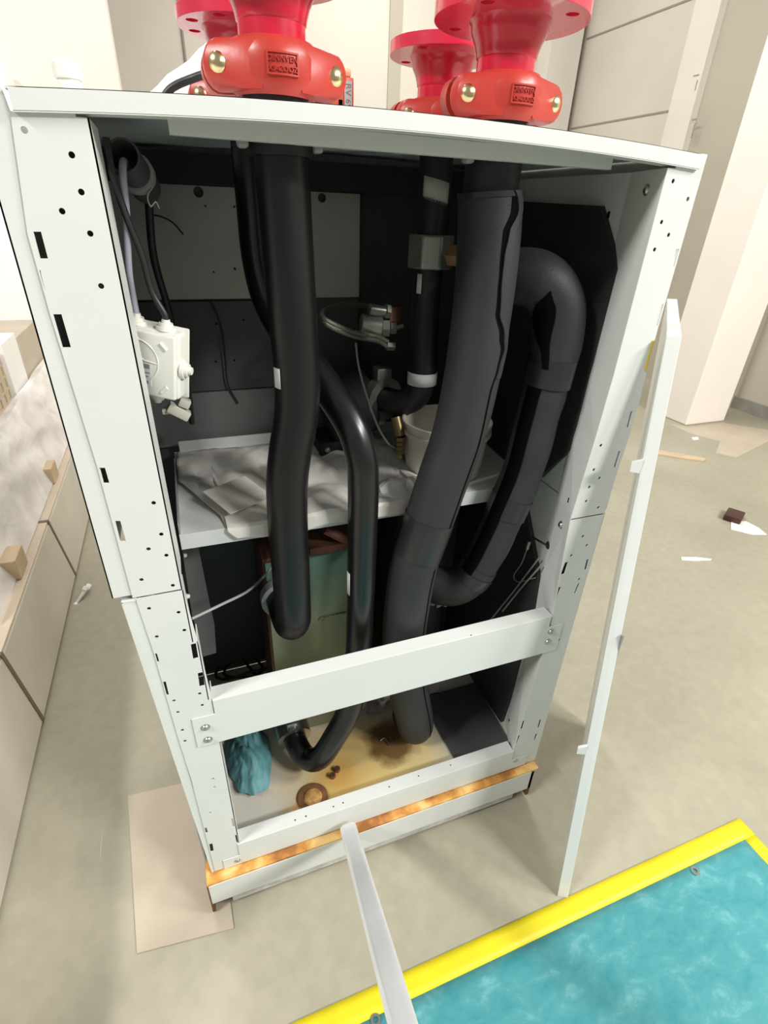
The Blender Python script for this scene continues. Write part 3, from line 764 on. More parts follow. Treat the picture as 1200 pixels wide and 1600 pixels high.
# looping insulated bend to the right of it
pE = thing('insulated_pipe', (0.80, 0.16, 0.74), 'foam-insulated pipe loop with torn upper elbow and taped joints beside the right wall', 'pipe', 'foam insulated pipes')
elb = smooth_path([(0.748, 0.23, 1.53), (0.775, 0.185, 1.548), (0.815, 0.145, 1.545), (0.853, 0.128, 1.505), (0.866, 0.122, 1.44), (0.864, 0.12, 1.38)])
MB().tube(elb, [0.050 + 0.004 * math.sin(PI * k / (len(elb) - 1)) for k in range(len(elb))], 32).build('elbow_sleeve', 'foam', pE, smooth=60)
slit(elb, 0.46, 0.99, lambda s: 2.62 + 0.22 * math.sin(s * 4), lambda s: 0.046 * math.exp(-((s - 0.28) / 0.36) ** 2) + 0.012, 0.0535, 'sleeve_tear', 'gap', pE, lift=0.0016)
ptE = smooth_path([(0.864, 0.12, 1.40), (0.860, 0.12, 1.34), (0.853, 0.12, 1.27), (0.842, 0.12, 1.15), (0.812, 0.12, 1.03), (0.782, 0.122, 0.93), (0.752, 0.128, 0.855)])
MB().tube(ptE, [0.047 + 0.001 * math.sin(k * 0.7) for k in range(len(ptE))], 28).build('foam_sleeve', 'foam', pE, smooth=60)
elb2 = smooth_path([(0.765, 0.125, 0.885), (0.745, 0.13, 0.845), (0.712, 0.145, 0.812), (0.668, 0.175, 0.808), (0.625, 0.22, 0.83)])
MB().tube(elb2, 0.050, 30).build('elbow_sleeve', 'foam', pE, smooth=60)
for t0, t1, pth, rr in ((0.0, 0.16, ptE, 0.0515), (0.60, 0.67, ptE, 0.0495), (0.10, 0.26, elb2, 0.0520)):
    MB().tube([on_path(pth, t0 + (t1 - t0) * k / 4)[0] for k in range(5)], rr, 26, cap=False).build('tape_band', 'tape', pE, smooth=60)
slit(ptE, 0.16, 0.98, lambda s: 2.75, lambda s: 0.032, 0.0482, 'sleeve_overlap', 'gap', pE, lift=0.0022)
for k in range(4):
    q = MB(); p = surf(elb2, 0.60 + 0.05 * k, 1.5 + 0.25 * k, 0.049)
    t = bmesh.new(); bmesh.ops.create_icosphere(t, subdivisions=2, radius=0.011)
    for v in t.verts: v.co = V((v.co.x, v.co.y * 0.5, v.co.z * 1.5)) * (0.7 + 0.9 * abs(noise.noise(v.co * 90 + V((k, 0, 0)))))
    q.merge(t, Matrix.Translation(p) @ Matrix.Rotation(k * 0.9, 4, 'Y'))
    plabel(q.build('foam_scrap', 'inner_panel', pE, smooth=20), 'torn pale foam scrap')

# back riser with union, white tape and elbow
pB = thing('water_pipe', (PB[0], PB[1], 1.2), 'black pipe at the back with metal union, white tape band and elbow', 'pipe', 'black pipes in the cabinet')
q = MB().tube(smooth_path([(0.672, 0.36, 1.775), (0.676, 0.36, 1.68), (0.674, 0.36, 1.60)]), 0.034, 24)
q.build('pipe_body', 'pipe_matt', pB, smooth=60)
MB().tube(smooth_path([(0.674, 0.36, 1.58), (0.672, 0.36, 1.47), (0.676, 0.36, 1.36), (0.675, 0.355, 1.30), (0.664, 0.362, 1.258), (0.640, 0.385, 1.236), (0.616, 0.425, 1.230), (0.602, 0.465, 1.230)]), 0.0325, 24).build('pipe_body', 'pipe_matt', pB, smooth=60)
u0 = at(672, 393, 'y', 0.36)
uz = u0.z; ux = 0.675
MB().tube([(ux, 0.36, uz - 0.033), (ux, 0.36, uz + 0.033)], [0.052, 0.052], 8).build('hex_union', 'nickel', pB, bevel=0.004, smooth=30)
q = MB().hexa((ux + 0.025, 0.33, uz - 0.004), (ux + 0.075, 0.285, uz - 0.004), 0.023).cyl((ux + 0.075, 0.285, uz - 0.004), (ux + 0.083, 0.278, uz - 0.004), 0.017)
plabel(q.build('union_port', 'bronze', pB), 'reddish bronze side port')
label_on_tube((0.6755, 0.3575, at(665, 604, 'y', 0.33).z), 0.0352, (0, 0, 1), 2.6, 6.2, 0.030, pB, 'tape_band', 'label')
label_on_tube((0.6755, 0.36, at(670, 312, 'y', 0.33).z), 0.034, (0, 0, 1), 3.5, 5.2, 0.036, pB, 'paper_label', 'label_grey', skew=-0.012)
label_on_tube((0.672, 0.36, at(650, 460, 'y', 0.33).z), 0.0325, (0, 0, 1), 3.55, 3.9, 0.040, pB, 'paper_label', 'label')
tl = at(672, 306, 'y', 0.325)
q = MB()
text_mb(q, 'VASEN PADE', 0.0095, lambda a, b, d: V((0.6755 + 0.0352 * math.cos(4.35 + a / 0.0352), 0.36 + 0.0352 * math.sin(4.35 + a / 0.0352) - d, tl.z - 0.008 + b - a * 0.22)), 0.0004)
q.build('label_print', 'ink_grey', pB, smooth=0)
q = MB().ring((0.612, 0.432, 1.230), V((-0.36, 1, 0)), 0.033, 0.056, 0.030).rbox((0.585, 0.428, 1.280), (0.625, 0.470, 1.312), 0.005, 2).rbox((0.585, 0.43, 1.160), (0.615, 0.47, 1.182), 0.005, 2)
q.build('grooved_clamp', 'nickel', pB)
MB().cyl((0.603, 0.462, 1.230), (0.57, 0.555, 1.230), 0.034).build('pipe_stub', 'pipe_matt', pB)

# ------------------------------------------------------------------ flanged spools and couplings on the lid
FZ = 1.7525
def make_spool(x, y, rf, label, nh=8):
    z0 = FZ + lid_z(x)
    t = thing('flange_adapter', (x, y, z0), label, 'pipe flange', 'red flanges above the lid')
    MB().cyl((x, y, z0 + 0.062), (x, y, z0 + 0.100), 0.0445, seg=36).build('pipe_stub', 'red', t)
    prof = [(0.0445, 0.094), (0.0462, 0.096), (0.047, 0.101), (0.0505, 0.112), (0.0565, 0.123), (0.0580, 0.128), (0.0585, 0.134), (0.063, 0.140)]
    MB().lathe((x, y, z0), prof, seg=36).build('weld_neck', 'red', t)
    hs = [circ(x + 0.8 * rf * math.cos((k + 0.5) * 2 * PI / nh - 0.12), y + 0.8 * rf * math.sin((k + 0.5) * 2 * PI / nh - 0.12), 0.0095, 16) for k in range(nh)]
    MB().plate(circ(x, y, rf, 64), hs + [circ(x, y, 0.040, 32)], 0.019, ZF(z0 + 0.139)).build('flange_disc', 'flange_red', t, smooth=30, bevel=0.0015)
    return t

def make_coupling(x, y, label, text=True):
    z0 = FZ + lid_z(x)
    t = thing('pipe_coupling', (x, y, z0), label, 'pipe coupling', 'orange red grooved couplings on the lid')
    MB().cyl((x, y, z0 + 0.0005), (x, y, z0 + 0.020), 0.0445, seg=36).build('gasket', 'tape', t)
    zc = z0 + 0.046
    for sgn in (-1, 1):
        a0, a1 = (PI, 2 * PI) if sgn < 0 else (0, PI)
        prof = [(0.045, -0.028), (0.053, -0.031), (0.058, -0.024), (0.062, -0.012), (0.0625, 0.010), (0.0595, 0.022), (0.054, 0.029), (0.045, 0.026)]
        q = MB().lathe((x, y + sgn * 0.002, zc), prof, seg=28, a0=a0, a1=a1, closed=True, cap_ends=True)
        for s in (-1, 1):
            # bolt lug: a rounded ear flowing out of the half shell
            t_ = bmesh.new(); n = 18
            for k in range(n):
                a = 2 * PI * k / n
                ex, ez = 0.0200 * math.cos(a), 0.0255 * math.sin(a)
                t_.verts.new((x + s * 0.0745 + ex * 0.92, y + sgn * 0.0310, zc - 0.002 + ez * 0.92))
                t_.verts.new((x + s * 0.0745 + ex, y + sgn * 0.0285, zc - 0.002 + ez))
                t_.verts.new((x + s * 0.073 + ex * 1.08, y + sgn * 0.007, zc - 0.002 + ez * 1.05))
            for z_ in (-0.0265, 0.0245):
                for yy, xx in ((0.0545, 0.026), (0.048, 0.036), (0.008, 0.040)): t_.verts.new((x + s * xx, y + sgn * yy, zc + z_))
            hull = bmesh.ops.convex_hull(t_, input=list(t_.verts))
            bmesh.ops.delete(t_, geom=[g_ for g_ in set(hull['geom_interior'] + hull['geom_unused']) if isinstance(g_, bmesh.types.BMVert)], context='VERTS')
            q.merge(t_)
        h = q.build('housing_half', 'coupling_red', t, smooth=38)
        if sgn < 0 and text:
            cyl = lambda a, b, d: V((x + (0.0628 + d) * math.sin(a / 0.0628), y - 0.002 - (0.0628 + d) * math.cos(a / 0.0628), zc + b))
            q = MB()
            for a_, b_, c_, d_ in ((-0.020, 0.0095, 0.020, 0.0115), (-0.020, -0.0125, 0.020, -0.0105), (-0.0205, -0.0125, -0.0185, 0.0115), (0.0185, -0.0125, 0.0205, 0.0115)):
                n = 10; pr = []
                for k in range(n):
                    xa, xb = a_ + (c_ - a_) * k / n, a_ + (c_ - a_) * (k + 1) / n
                    vs = [q.bm.verts.new(cyl(p_, z_, dd)) for dd in (-0.002, 0.0014) for p_, z_ in ((xa, b_), (xb, b_), (xb, d_), (xa, d_))]
                    q.face(vs[4:]); q.face((vs[0], vs[1], vs[5], vs[4])); q.face((vs[3], vs[7], vs[6], vs[2])); q.face((vs[1], vs[2], vs[6], vs[5])); q.face((vs[0], vs[4], vs[7], vs[3]))
            text_mb(q, 'DINNVEN', 0.0088, lambda a, b, d: cyl(a, b + 0.004, d), 0.0013)
            text_mb(q, 'XS-COOZ', 0.0085, lambda a, b, d: cyl(a, b - 0.006, d), 0.0013)
            q.build('cast_lettering', 'coupling_red', h, smooth=0)
    for s in (-1, 1):
        bx = x + s * 0.0755; bz = zc - 0.002
        q = MB().lathe((bx, y - 0.030, bz), [(0.0, 0.0110), (0.005, 0.0104), (0.0105, 0.0075), (0.0140, 0.0020), (0.0143, -0.001)], (0, -1, 0), 20)
        q.cyl((bx, y - 0.030, bz), (bx, y + 0.046, bz), 0.0058, seg=12).hexa((bx, y + 0.0302, bz), (bx, y + 0.040, bz), 0.011)
        q.build('coupling_bolt', 'yellow_zinc', t, smooth=50)
    return t

make_spool(*PA, 0.100, 'red pipe flange above the front left coupling, mostly cut off by the photo edge')
make_spool(*PD, 0.100, 'red pipe flange seen behind the front left pipe, two bolt holes showing at its left')
make_spool(*PC, 0.115, 'large red pipe flange above the front right coupling, pale underside showing', 4)
make_spool(*PB, 0.100, 'red pipe flange behind and left of the front right one, complete rim visible', 4)
make_coupling(*PA, 'orange-red coupling with cast lettering under the front left flange, nearest the camera')
make_coupling(*PD, 'orange-red coupling behind the front left one, only its lower left ear showing', text=False)
make_coupling(*PC, 'orange-red coupling with two brassy bolts under the front right flange')
make_coupling(*PB, 'orange-red coupling half hidden behind the lid edge left of the front right one', text=False)

# ------------------------------------------------------------------ small things on the lid
zl = 1.7528
g = at(108, 125, 'y', 0.10)
zg = zl + lid_z(0.05)
gl = MB().cyl((g.x, 0.10, zg), (g.x, 0.10, zg + 0.024), 0.013, seg=20).lathe((g.x, 0.10, zg), [(0.0, 0.022), (0.0152, 0.022), (0.0162, 0.025), (0.0155, 0.037), (0.011, 0.041), (0.0, 0.0415)], seg=14)
tag(gl.build('cable_gland', 'white_plastic'), 'white round cable gland on the left end of the lid', 'cable gland')
# orange relay with a paper label
ox0, ox1 = at(497, 130, 'y', 0.24).x, at(557, 130, 'y', 0.24).x
zo = zl + lid_z(0.5)
ob = thing('actuator_box', ((ox0 + ox1) / 2, 0.27, zo), 'small orange plastic actuator box with a white label behind the lettered coupling', 'actuator')
ztop = at(540, 104, 'y', 0.24).z
MB().rbox((ox0, 0.24, zo), (ox1 - 0.004, 0.30, ztop - 0.012), 0.003, 2).build('housing', 'orange', ob)
MB().rbox((ox0 + 0.01, 0.242, ztop - 0.012), (ox1 - 0.008, 0.298, ztop), 0.003, 2).build('cover', 'peach', ob)
lx = ox1 - 0.014
MB().box((lx - 0.007, 0.2385, zo + 0.001), (lx + 0.006, 0.2397, ztop - 0.018)).build('paper_label', 'label', ob, smooth=0)
q = MB(); text_mb(q, 'RV 690', 0.0135, lambda a, b, d: V((lx + b - 0.0005, 0.2384 - d, (ztop - 0.041) - a)), 0.0003); q.build('label_print', 'ink_grey', ob, smooth=0)
q = MB()
for dz in (0.030, 0.046): q.box((lx - 0.016, 0.2388, ztop - dz - 0.004), (lx - 0.010, 0.2402, ztop - dz + 0.003))
q.build('vent_slots', 'gap', ob, smooth=0)
# white film bag and black cable behind the flanges
q = MB(); n = 16
P0, P1 = at(258, 134, 'y', 0.52), at(345, 64, 'y', 0.52)
for i in range(n + 1):
    for j in range(n + 1):
        s, t_ = i / n, j / n
        x = P0.x - 0.12 + s * 0.34
        y = 0.44 + t_ * 0.20
        top = P0.z + (P1.z - P0.z) * (x - P0.x) / (P1.x - P0.x)
        h = max(0.0, min(top, P1.z + 0.05) - zl) * max(0.0, math.sin(PI * min(1, t_ * 0.9 + 0.05))) ** 0.6
        z = zl + 0.006 + h + 0.010 * noise.noise(V((x * 22, y * 22, 1))) * min(1.0, h * 10)
        q.bm.verts.new((x, y, z + 0.004))
q.bm.verts.ensure_lookup_table()
for i in range(n):
    for j in range(n):
        a = i * (n + 1) + j
        q.face([q.bm.verts[k] for k in (a, a + n + 1, a + n + 2, a + 1)])
tag(q.build('plastic_sheet', 'white_sheet', smooth=50, solid=0.003), 'crumpled white plastic sheet on the lid behind the left flanges', 'plastic sheet')
q = MB().tube(smooth_path([(0.10, 0.32, 1.772), (0.15, 0.31, 1.785), at(268, 138, 'y', 0.30), at(300, 123, 'y', 0.29), at(332, 114, 'y', 0.27), at(380, 112, 'y', 0.26), at(440, 120, 'y', 0.26), (0.44, 0.265, 1.80)]), 0.0058, 12)
tag(q.build('power_cable', 'cable_black', smooth=60), 'black cable lying on the lid behind the left couplings', 'cable')

# ------------------------------------------------------------------ junction box and its cables
jb = at(234, 566, 'y', 0.13)
RJ = Matrix.Rotation(math.radians(-24), 3, 'Z') @ Matrix.Rotation(math.radians(9), 3, 'Y')
jt = thing('junction_box', jb, 'white square junction box with round stepped grommets behind the left post', 'junction box')
jf = lambda a, b, d: jb + RJ @ V((a, d, b))
def jmb(fn_):
    q = MB(); fn_(q)
    bmesh.ops.transform(q.bm, matrix=Matrix.Translation(jb) @ RJ.to_4x4(), verts=q.bm.verts)
    return q
W2, H2 = 0.049, 0.054
jmb(lambda q: q.rbox((-W2, -0.004, -H2), (W2, 0.026, H2), 0.006, 3)).build('box_body', 'white_plastic', jt)
jmb(lambda q: q.rbox((-W2 + .002, -0.014, -H2 + .002), (W2 - .002, -0.003, H2 - .002), 0.004, 3)).build('box_lid', 'white_plastic', jt)
jmb(lambda q: q.rbox((-W2 - .004, 0.026, -H2 - .004), (W2 + .004, 0.031, H2 + .004), 0.002, 2)).build('mounting_flange', 'white_plastic', jt)
def grom(q, c, ax):
    q.lathe(c, [(0.0, 0.016), (0.006, 0.016), (0.007, 0.0105), (0.0105, 0.0105), (0.0115, 0.0055), (0.0145, 0.0055), (0.0155, 0.0), (0.0, -0.001)], ax, 20)
for c, ax in (((-0.024, 0.012, H2), (0, 0, 1)), ((0.022, 0.012, H2), (0, 0, 1)), ((W2, 0.010, -0.004), (1, 0, 0)), ((0.006, 0.012, -H2), (0, 0, -1))):
    jmb(lambda q: grom(q, c, ax)).build('grommet', 'white_plastic', jt)
def relief(q):
    c = (-0.014, -0.0145, 0.004)
    pts = [(c[0] + 0.034 * math.cos(a), -0.0142, c[2] + 0.034 * math.sin(a)) for a in [(-0.9 + 2.9 * k / 18) for k in range(19)]]
    q.tube(pts, 0.0011, 6)
    q.tube([(c[0], -0.0142, c[2] + 0.034), (c[0] - 0.001, -0.0142, c[2] + 0.010), (c[0] + 0.012, -0.0142, c[2] + 0.002), (c[0] + 0.034, -0.0142, c[2])], 0.0011, 6)
    q.ball((c[0], -0.0142, c[2] + 0.034), 0.005, 10, (1, .3, 1))
    for x_, z_, s_ in ((0.030, 0.034, -1), (0.030, -0.036, 1)): q.tube([(x_ - 0.006, -0.014, z_ - s_ * 0.005), (x_ + 0.004, -0.014, z_ + s_ * 0.005)], 0.0032, 8)
jmb(relief).build('moulded_relief', 'white_plastic', jt)
jmb(lambda q: q.box((-0.030, -0.0146, -0.035), (0.008, -0.0138, 0.001))).build('paper_label', 'label', jt, smooth=0)
def marks(q):
    q.box((-0.006, -0.0149, -0.006), (0.006, -0.0144, 0.001))
    for k, (a, w_) in enumerate(((-0.013, 0.026), (-0.019, 0.024))): q.box((-0.020, -0.0149, a - 0.001), (-0.020 + w_, -0.0144, a + 0.001))
    for x_ in (-0.016, -0.006, 0.000): q.box((x_, -0.0149, -0.031), (x_ + 0.004, -0.0144, -0.026))
jmb(marks).build('label_print', 'ink_grey', jt, smooth=0)
cp = at(281, 642, 'y', 0.18)
q = MB().rbox(cp + V((-0.022, -0.010, -0.010)), cp + V((0.018, 0.012, 0.008)), 0.003, 2, Matrix.Rotation(0.6, 3, 'Y')).rbox(cp + V((0.0, -0.008, 0.006)), cp + V((0.020, 0.012, 0.022)), 0.003, 2, Matrix.Rotation(0.5, 3, 'Y')).rbox(cp + V((-0.03, -0.004, -0.004)), cp + V((0.0, 0.01, 0.006)), 0.002, 2)
tag(q.build('cable_clip', 'clip_plastic'), 'beige plastic cable clip below the junction box', 'clip')
g1 = jb + RJ @ V((-0.024, 0.012, H2 + 0.012)); g2 = jb + RJ @ V((0.022, 0.012, H2 + 0.012))
ce = at(192, 243, 'y', 0.14)
q = MB().tube(smooth_path([ce + V((0.004, 0.10, -0.03)), ce + V((0, 0.02, -0.006)), at(192, 275, 'y', 0.125), at(197, 330, 'y', 0.125), at(201, 420, 'y', 0.13), g1 + V((0, 0, 0.03)), g1]), 0.0052, 14)
tag(q.build('power_cable', 'cable_grey', smooth=60), 'lilac-grey cable from the open conduit down into the junction box', 'cable')
q = MB().tube(smooth_path([at(165, 215, 'y', 0.12), at(178, 280, 'y', 0.115), at(200, 345, 'y', 0.118), at(222, 400, 'y', 0.125), at(237, 455, 'y', 0.132), g2 + V((0, 0, 0.012)), g2]), 0.0048, 12)
tag(q.build('power_cable', 'cable_black', smooth=60), 'black cable crossing the grey one and entering the junction box top', 'cable')
# conduit end
cdt = thing('conduit', ce, 'dark conduit tube with an open end at the top left inside the cabinet', 'conduit')
d_ = (V((0.045, 0.22, -0.075))).normalized()
q = MB().lathe(ce, [(0.0195, 0.12), (0.0195, 0.0), (0.0225, 0.0), (0.0225, 0.11), (0.018, 0.11)], d_, 28)
q.build('tube', 'inner_dark', cdt, smooth=50)
MB().ring(ce + d_ * 0.05, d_, 0.0226, 0.0265, 0.016, 28).build('clamp_ring', 'inner_grey', cdt)
q = MB().tube(smooth_path([ce + d_ * 0.055 + V((0.022, -0.005, -0.016)), ce + d_ * 0.055 + V((0.012, -0.01, -0.030)), ce + d_ * 0.055 + V((0.014, -0.01, -0.042)), ce + d_ * 0.055 + V((0.022, -0.008, -0.036)), ce + d_ * 0.055 + V((0.026, -0.008, -0.045))]), 0.0016, 8)
q.build('wire_clip', 'zinc', cdt)
# thin wires at the back
q = MB().tube(smooth_path([at(228, 335, 'y', 0.60), at(250, 338, 'y', 0.58), at(270, 348, 'y', 0.60), at(286, 366, 'y', 0.625)]), 0.0018, 8)
tag(q.build('thin_wire', 'cable_black', smooth=60), 'short thin black wire in front of the lit upper back panel', 'wire')
q = MB().tube(smooth_path([at(328, 470, 'y', 0.622), at(338, 490, 'y', 0.616), at(347, 520, 'y', 0.616), at(352, 560, 'y', 0.618), at(356, 600, 'y', 0.622), at(372, 630, 'y', 0.622)]), 0.0022, 8)
tag(q.build('thin_wire', 'cable_black', smooth=60), 'thin black wire hanging down the dark lower back panel', 'wire')
q = MB().tube(smooth_path([at(232, 310, 'y', 0.35), at(240, 400, 'y', 0.36), at(262, 480, 'y', 0.40), at(275, 540, 'y', 0.40), at(292, 600, 'y', 0.42), at(300, 660, 'y', 0.5)]), 0.007, 12)
tag(q.build('power_cable', 'cable_black', smooth=60), 'black cable bundle running down behind the junction box', 'cable')

# ------------------------------------------------------------------ valve cluster with braided hoses
vv = at(596, 512, 'y', 0.42)
vt = thing('solenoid_valve', vv, 'small grey and brass solenoid valve in the middle of the cabinet', 'valve')
MB().cyl(vv + V((-0.050, 0.01, 0.006)), vv + V((0.000, 0.0, 0.0)), 0.026).build('coil', 'nickel', vt, bevel=0.003)
MB().cyl(vv + V((-0.032, 0.0, 0.042)), vv + V((0.008, 0.0, 0.036)), 0.013).build('cap', 'nickel', vt, bevel=0.002)
q = MB().hexa(vv + V((0.0, 0, 0)), vv + V((0.018, -0.004, 0)), 0.021).hexa(vv + V((0.020, -0.004, 0)), vv + V((0.034, -0.006, 0)), 0.015).cyl(vv + V((0.034, -0.006, 0)), vv + V((0.052, -0.008, 0.004)), 0.006).hexa(vv + V((0.008, 0, 0.038)), vv + V((0.018, 0, 0.036)), 0.017)
q.build('hex_fitting', 'nickel', vt)
MB().rbox(vv + V((0.016, -0.010, 0.010)), vv + V((0.050, 0.02, 0.048)), 0.006, 2).build('valve_body', 'bronze', vt)
MB().hexa(vv + V((0.010, -0.012, -0.040)), vv + V((0.030, -0.012, -0.042)), 0.011).build('hose_nut', 'nickel', vt)
for dz, lab in ((0.0, 'lower braided steel hose looping left from the valve'), (0.013, 'upper braided steel hose looping left from the valve')):
    q = MB().tube(smooth_path([vv + V((0.012, -0.014, -0.042 + dz)), at(590, 533 - dz * 500, 'y', 0.40), at(555, 526 - dz * 500, 'y', 0.37), at(522, 513 - dz * 500, 'y', 0.35), at(503, 498 - dz * 300, 'y', 0.37), at(512, 485 - dz * 200, 'y', 0.44), at(545, 478 - dz * 200, 'y', 0.50), at(585, 478, 'y', 0.53)]), 0.0055, 12)
    tag(q.build('braided_hose', 'braid', smooth=60), lab, 'hose', 'braided hoses')
q = MB().tube(smooth_path([at(556, 536, 'y', 0.38), at(560, 570, 'y', 0.36), at(572, 615, 'y', 0.34), at(590, 665, 'y', 0.33), at(606, 692, 'y', 0.32), at(618, 700, 'y', 0.32)]), 0.0026, 10)
tag(q.build('sensor_cable', 'cable_mid', smooth=60), 'thin grey cable hanging from the valve to the brass drain fitting', 'cable')
bf = at(625, 692, 'y', 0.31)
q = MB()
for k in range(4): q.hexa(bf + V((0.0, 0, 0.018 - k * 0.012)), bf + V((0.001, 0, 0.008 - k * 0.012)), 0.015 - 0.0008 * k)
q.cyl(bf + V((0, 0, 0.018)), bf + V((-0.006, 0.02, 0.06)), 0.013)
q.cyl(bf + V((0, 0, -0.028)), bf + V((0.002, -0.002, -0.040)), 0.006)
tag(q.build('drain_fitting', 'brass', smooth=40), 'ribbed brass drain fitting below the back elbow beside the bucket', 'fitting')
# dark pump body added to give darkness behind the bright pipe
pc = at(520, 610, 'y', 0.50)
pt = thing('dark_filler', (pc.x, 0.50, 1.076), 'dark black pump body added to darken the depth behind the curving pipe', 'filler')
MB().cyl((pc.x - 0.02, 0.50, 1.19), (pc.x + 0.10, 0.50, 1.21), 0.085, seg=32).build('filler_drum', 'black_void', pt, bevel=0.006)
MB().rbox((pc.x - 0.05, 0.45, 1.0765), (pc.x + 0.06, 0.57, 1.12), 0.008, 2).build('foot', 'black_void', pt)
screw((pc.x - 0.03, 0.449, 1.10), (0, -1, 0), 0.006, 0.004, parent=pt)

# ------------------------------------------------------------------ bucket
bc = V((0.728, 0.305, 1.0765))
bt = thing('bucket', bc, 'cream-white plastic bucket standing on the shelf behind the thick insulated pipe', 'bucket')
q = MB().lathe(bc, [(0.0, 0.0), (0.092, 0.0), (0.096, 0.004), (0.108, 0.128), (0.112, 0.129), (0.112, 0.136), (0.1075, 0.137), (0.1055, 0.133), (0.093, 0.006), (0.0, 0.005)], seg=48)
q.build('bucket_body', 'bucket', bt, smooth=40)
q = MB().ring(bc + V((0, 0, 0.106)), (0, 0, 1), 0.1045, 0.1125, 0.008); q.build('rim_band', 'bucket', bt)

# ------------------------------------------------------------------ sheet on the shelf
q = MB(); nx, ny = 64, 40
vg = []
for i in range(nx + 1):
    x = 0.082 + 0.56 * i / nx
    row = []
    over = 0.034 * max(0.0, min(1.0, (x - 0.165) / 0.02)) * max(0.0, min(1.0, (0.60 - x) / 0.03))
    y0 = 0.40 - 0.235 * max(0.0, min(1.0, (x - 0.085) / 0.095)) if over <= 0.001 else 0.1665
    for j in range(ny + 1):
        t_ = j / ny
        if over > 0.001 and t_ < 0.2:
            y = 0.1655 - 0.004 * (1 - t_ / 0.2) ; z = 1.080 - over * (1 - t_ / 0.2) * (0.9 + 0.35 * noise.noise(V((x * 14, 3, 0))))
            y -= 0.003 * (1 + noise.noise(V((x * 30, t_ * 4, 0))))
        else:
            tt = (t_ - 0.2) / 0.8 if over > 0.001 else t_
            y = y0 + (0.575 - y0) * tt
            rid = abs(noise.noise(V((x * 9, y * 7, 2)))) + 0.5 * abs(noise.noise(V((x * 22, y * 17, 5))))
            z = 1.0795 + 0.028 * rid * min(1.0, tt * 7 + 0.25)
        row.append(q.bm.verts.new((x, y, z)))
    vg.append(row)
for i in range(nx):
    for j in range(ny): q.face((vg[i][j], vg[i + 1][j], vg[i + 1][j + 1], vg[i][j + 1]))
tag(q.build('plastic_sheet', 'cloth', smooth=28, solid=0.0015), 'crumpled off-white plastic sheet spread over the shelf and hanging over its edge', 'plastic sheet')
p = at(372, 772, 'z', 1.105)
q = MB().box(p - V((0.055, 0.05, 0.001)), p + V((0.055, 0.05, 0.001)), Matrix.Rotation(0.5, 3, 'Z') @ Matrix.Rotation(0.15, 3, 'X'))
tag(q.build('cardboard_piece', 'cloth', smooth=0), 'flat pale cardboard piece lying on the crumpled sheet left of the front pipe', 'cardboard')
q = MB(); p = at(620, 772, 'z', 1.09)
t = bmesh.new(); bmesh.ops.create_icosphere(t, subdivisions=3, radius=0.036)
for v in t.verts: v.co = V((v.co.x * 1.2, v.co.y * 0.7, max(-0.012, v.co.z * 0.9))) * (1 + 0.5 * noise.noise(v.co * 40)) 
q.merge(t, Matrix.Translation(V((p.x, 0.20, 1.090))))
tag(q.build('paper_wad', 'label', smooth=20), 'crumpled white paper wad on the shelf edge between the two middle pipes', 'paper')

# ------------------------------------------------------------------ lower compartment
hx = thing('plate_heat_exchanger', (0.37, 0.38, 0.203), 'greenish copper plate heat exchanger in the lower compartment behind the front pipes', 'heat exchanger')
MB().rbox((0.252, 0.302, 0.21), (0.50, 0.312, 0.875), 0.004, 2).build('front_plate', 'verdigris', hx)
MB().box((0.246, 0.312, 0.205), (0.50, 0.50, 0.885)).build('plate_pack', 'copper', hx, smooth=0, bevel=0.004)
q = MB()
MB().box((0.246, 0.300, 0.876), (0.505, 0.51, 0.889)).build('top_plate', 'copper', hx, smooth=0, bevel=0.003)
for pz in (0.79, 0.302):
    MB().cyl((0.282, 0.3018, pz), (0.281, 0.278, pz), 0.030).build('port', 'sealant', hx)
q = MB(); p_ = at(540, 970, 'y', 0.30)
for k in range(9): q.tube(smooth_path([V((0.385 + 0.013 * k, 0.300, 0.655 + 0.010 * noise.noise(V((k * 1.7, 0, 0))))), V((0.392 + 0.013 * k, 0.2985, 0.662 + 0.012 * noise.noise(V((k, 3, 0))))), V((0.402 + 0.013 * k, 0.300, 0.656 + 0.010 * noise.noise(V((k, 7, 0)))))]), 0.0028, 6)
plabel(q.build('lacquer_wrinkles', 'verdigris', hx), 'wrinkled yellow lacquer ridge')
# steel strip above the exchanger
q = MB().box((0.36, 0.26, 0.905), (0.50, 0.48, 0.925)).tube([(0.40, 0.27, 0.97), (0.49, 0.27, 0.90)], 0.012, 8)
tag(q.build('support_bracket', 'copper', smooth=0), 'rust-brown bracket directly under the shelf above the heat exchanger', 'bracket')
# thin grey cable
q = MB().tube(smooth_path([(0.078, 0.05, 0.955), at(345, 945, 'y', 0.08), at(385, 925, 'y', 0.14), at(408, 905, 'y', 0.2), at(425, 885, 'y', 0.25), at(440, 850, 'y', 0.28)]), 0.0030, 10)
tag(q.build('sensor_cable', 'cable_mid', smooth=60), 'thin pale grey cable leaving the lower left post towards the heat exchanger', 'cable')
# coil of black cable on the pan
lp = at(368, 1040, 'z', 0.21)
pts = []
for k in range(46):
    a = 2 * PI * k / 20 + 0.6
    rr = 0.075 + 0.018 * math.sin(k * 0.9)
    pts.append(V((lp.x + rr * 0.9 * math.cos(a) + 0.0012 * k, lp.y - 0.02 + rr * 0.8 * math.sin(a), 0.210 + 0.0006 * k)))
pts.append(V((0.235, 0.52, 0.212)))
tag(MB().tube(pts, 0.0048, 10).build('power_cable', 'cable_black', smooth=60), 'loosely coiled black cable on the pan at the lower left', 'cable')
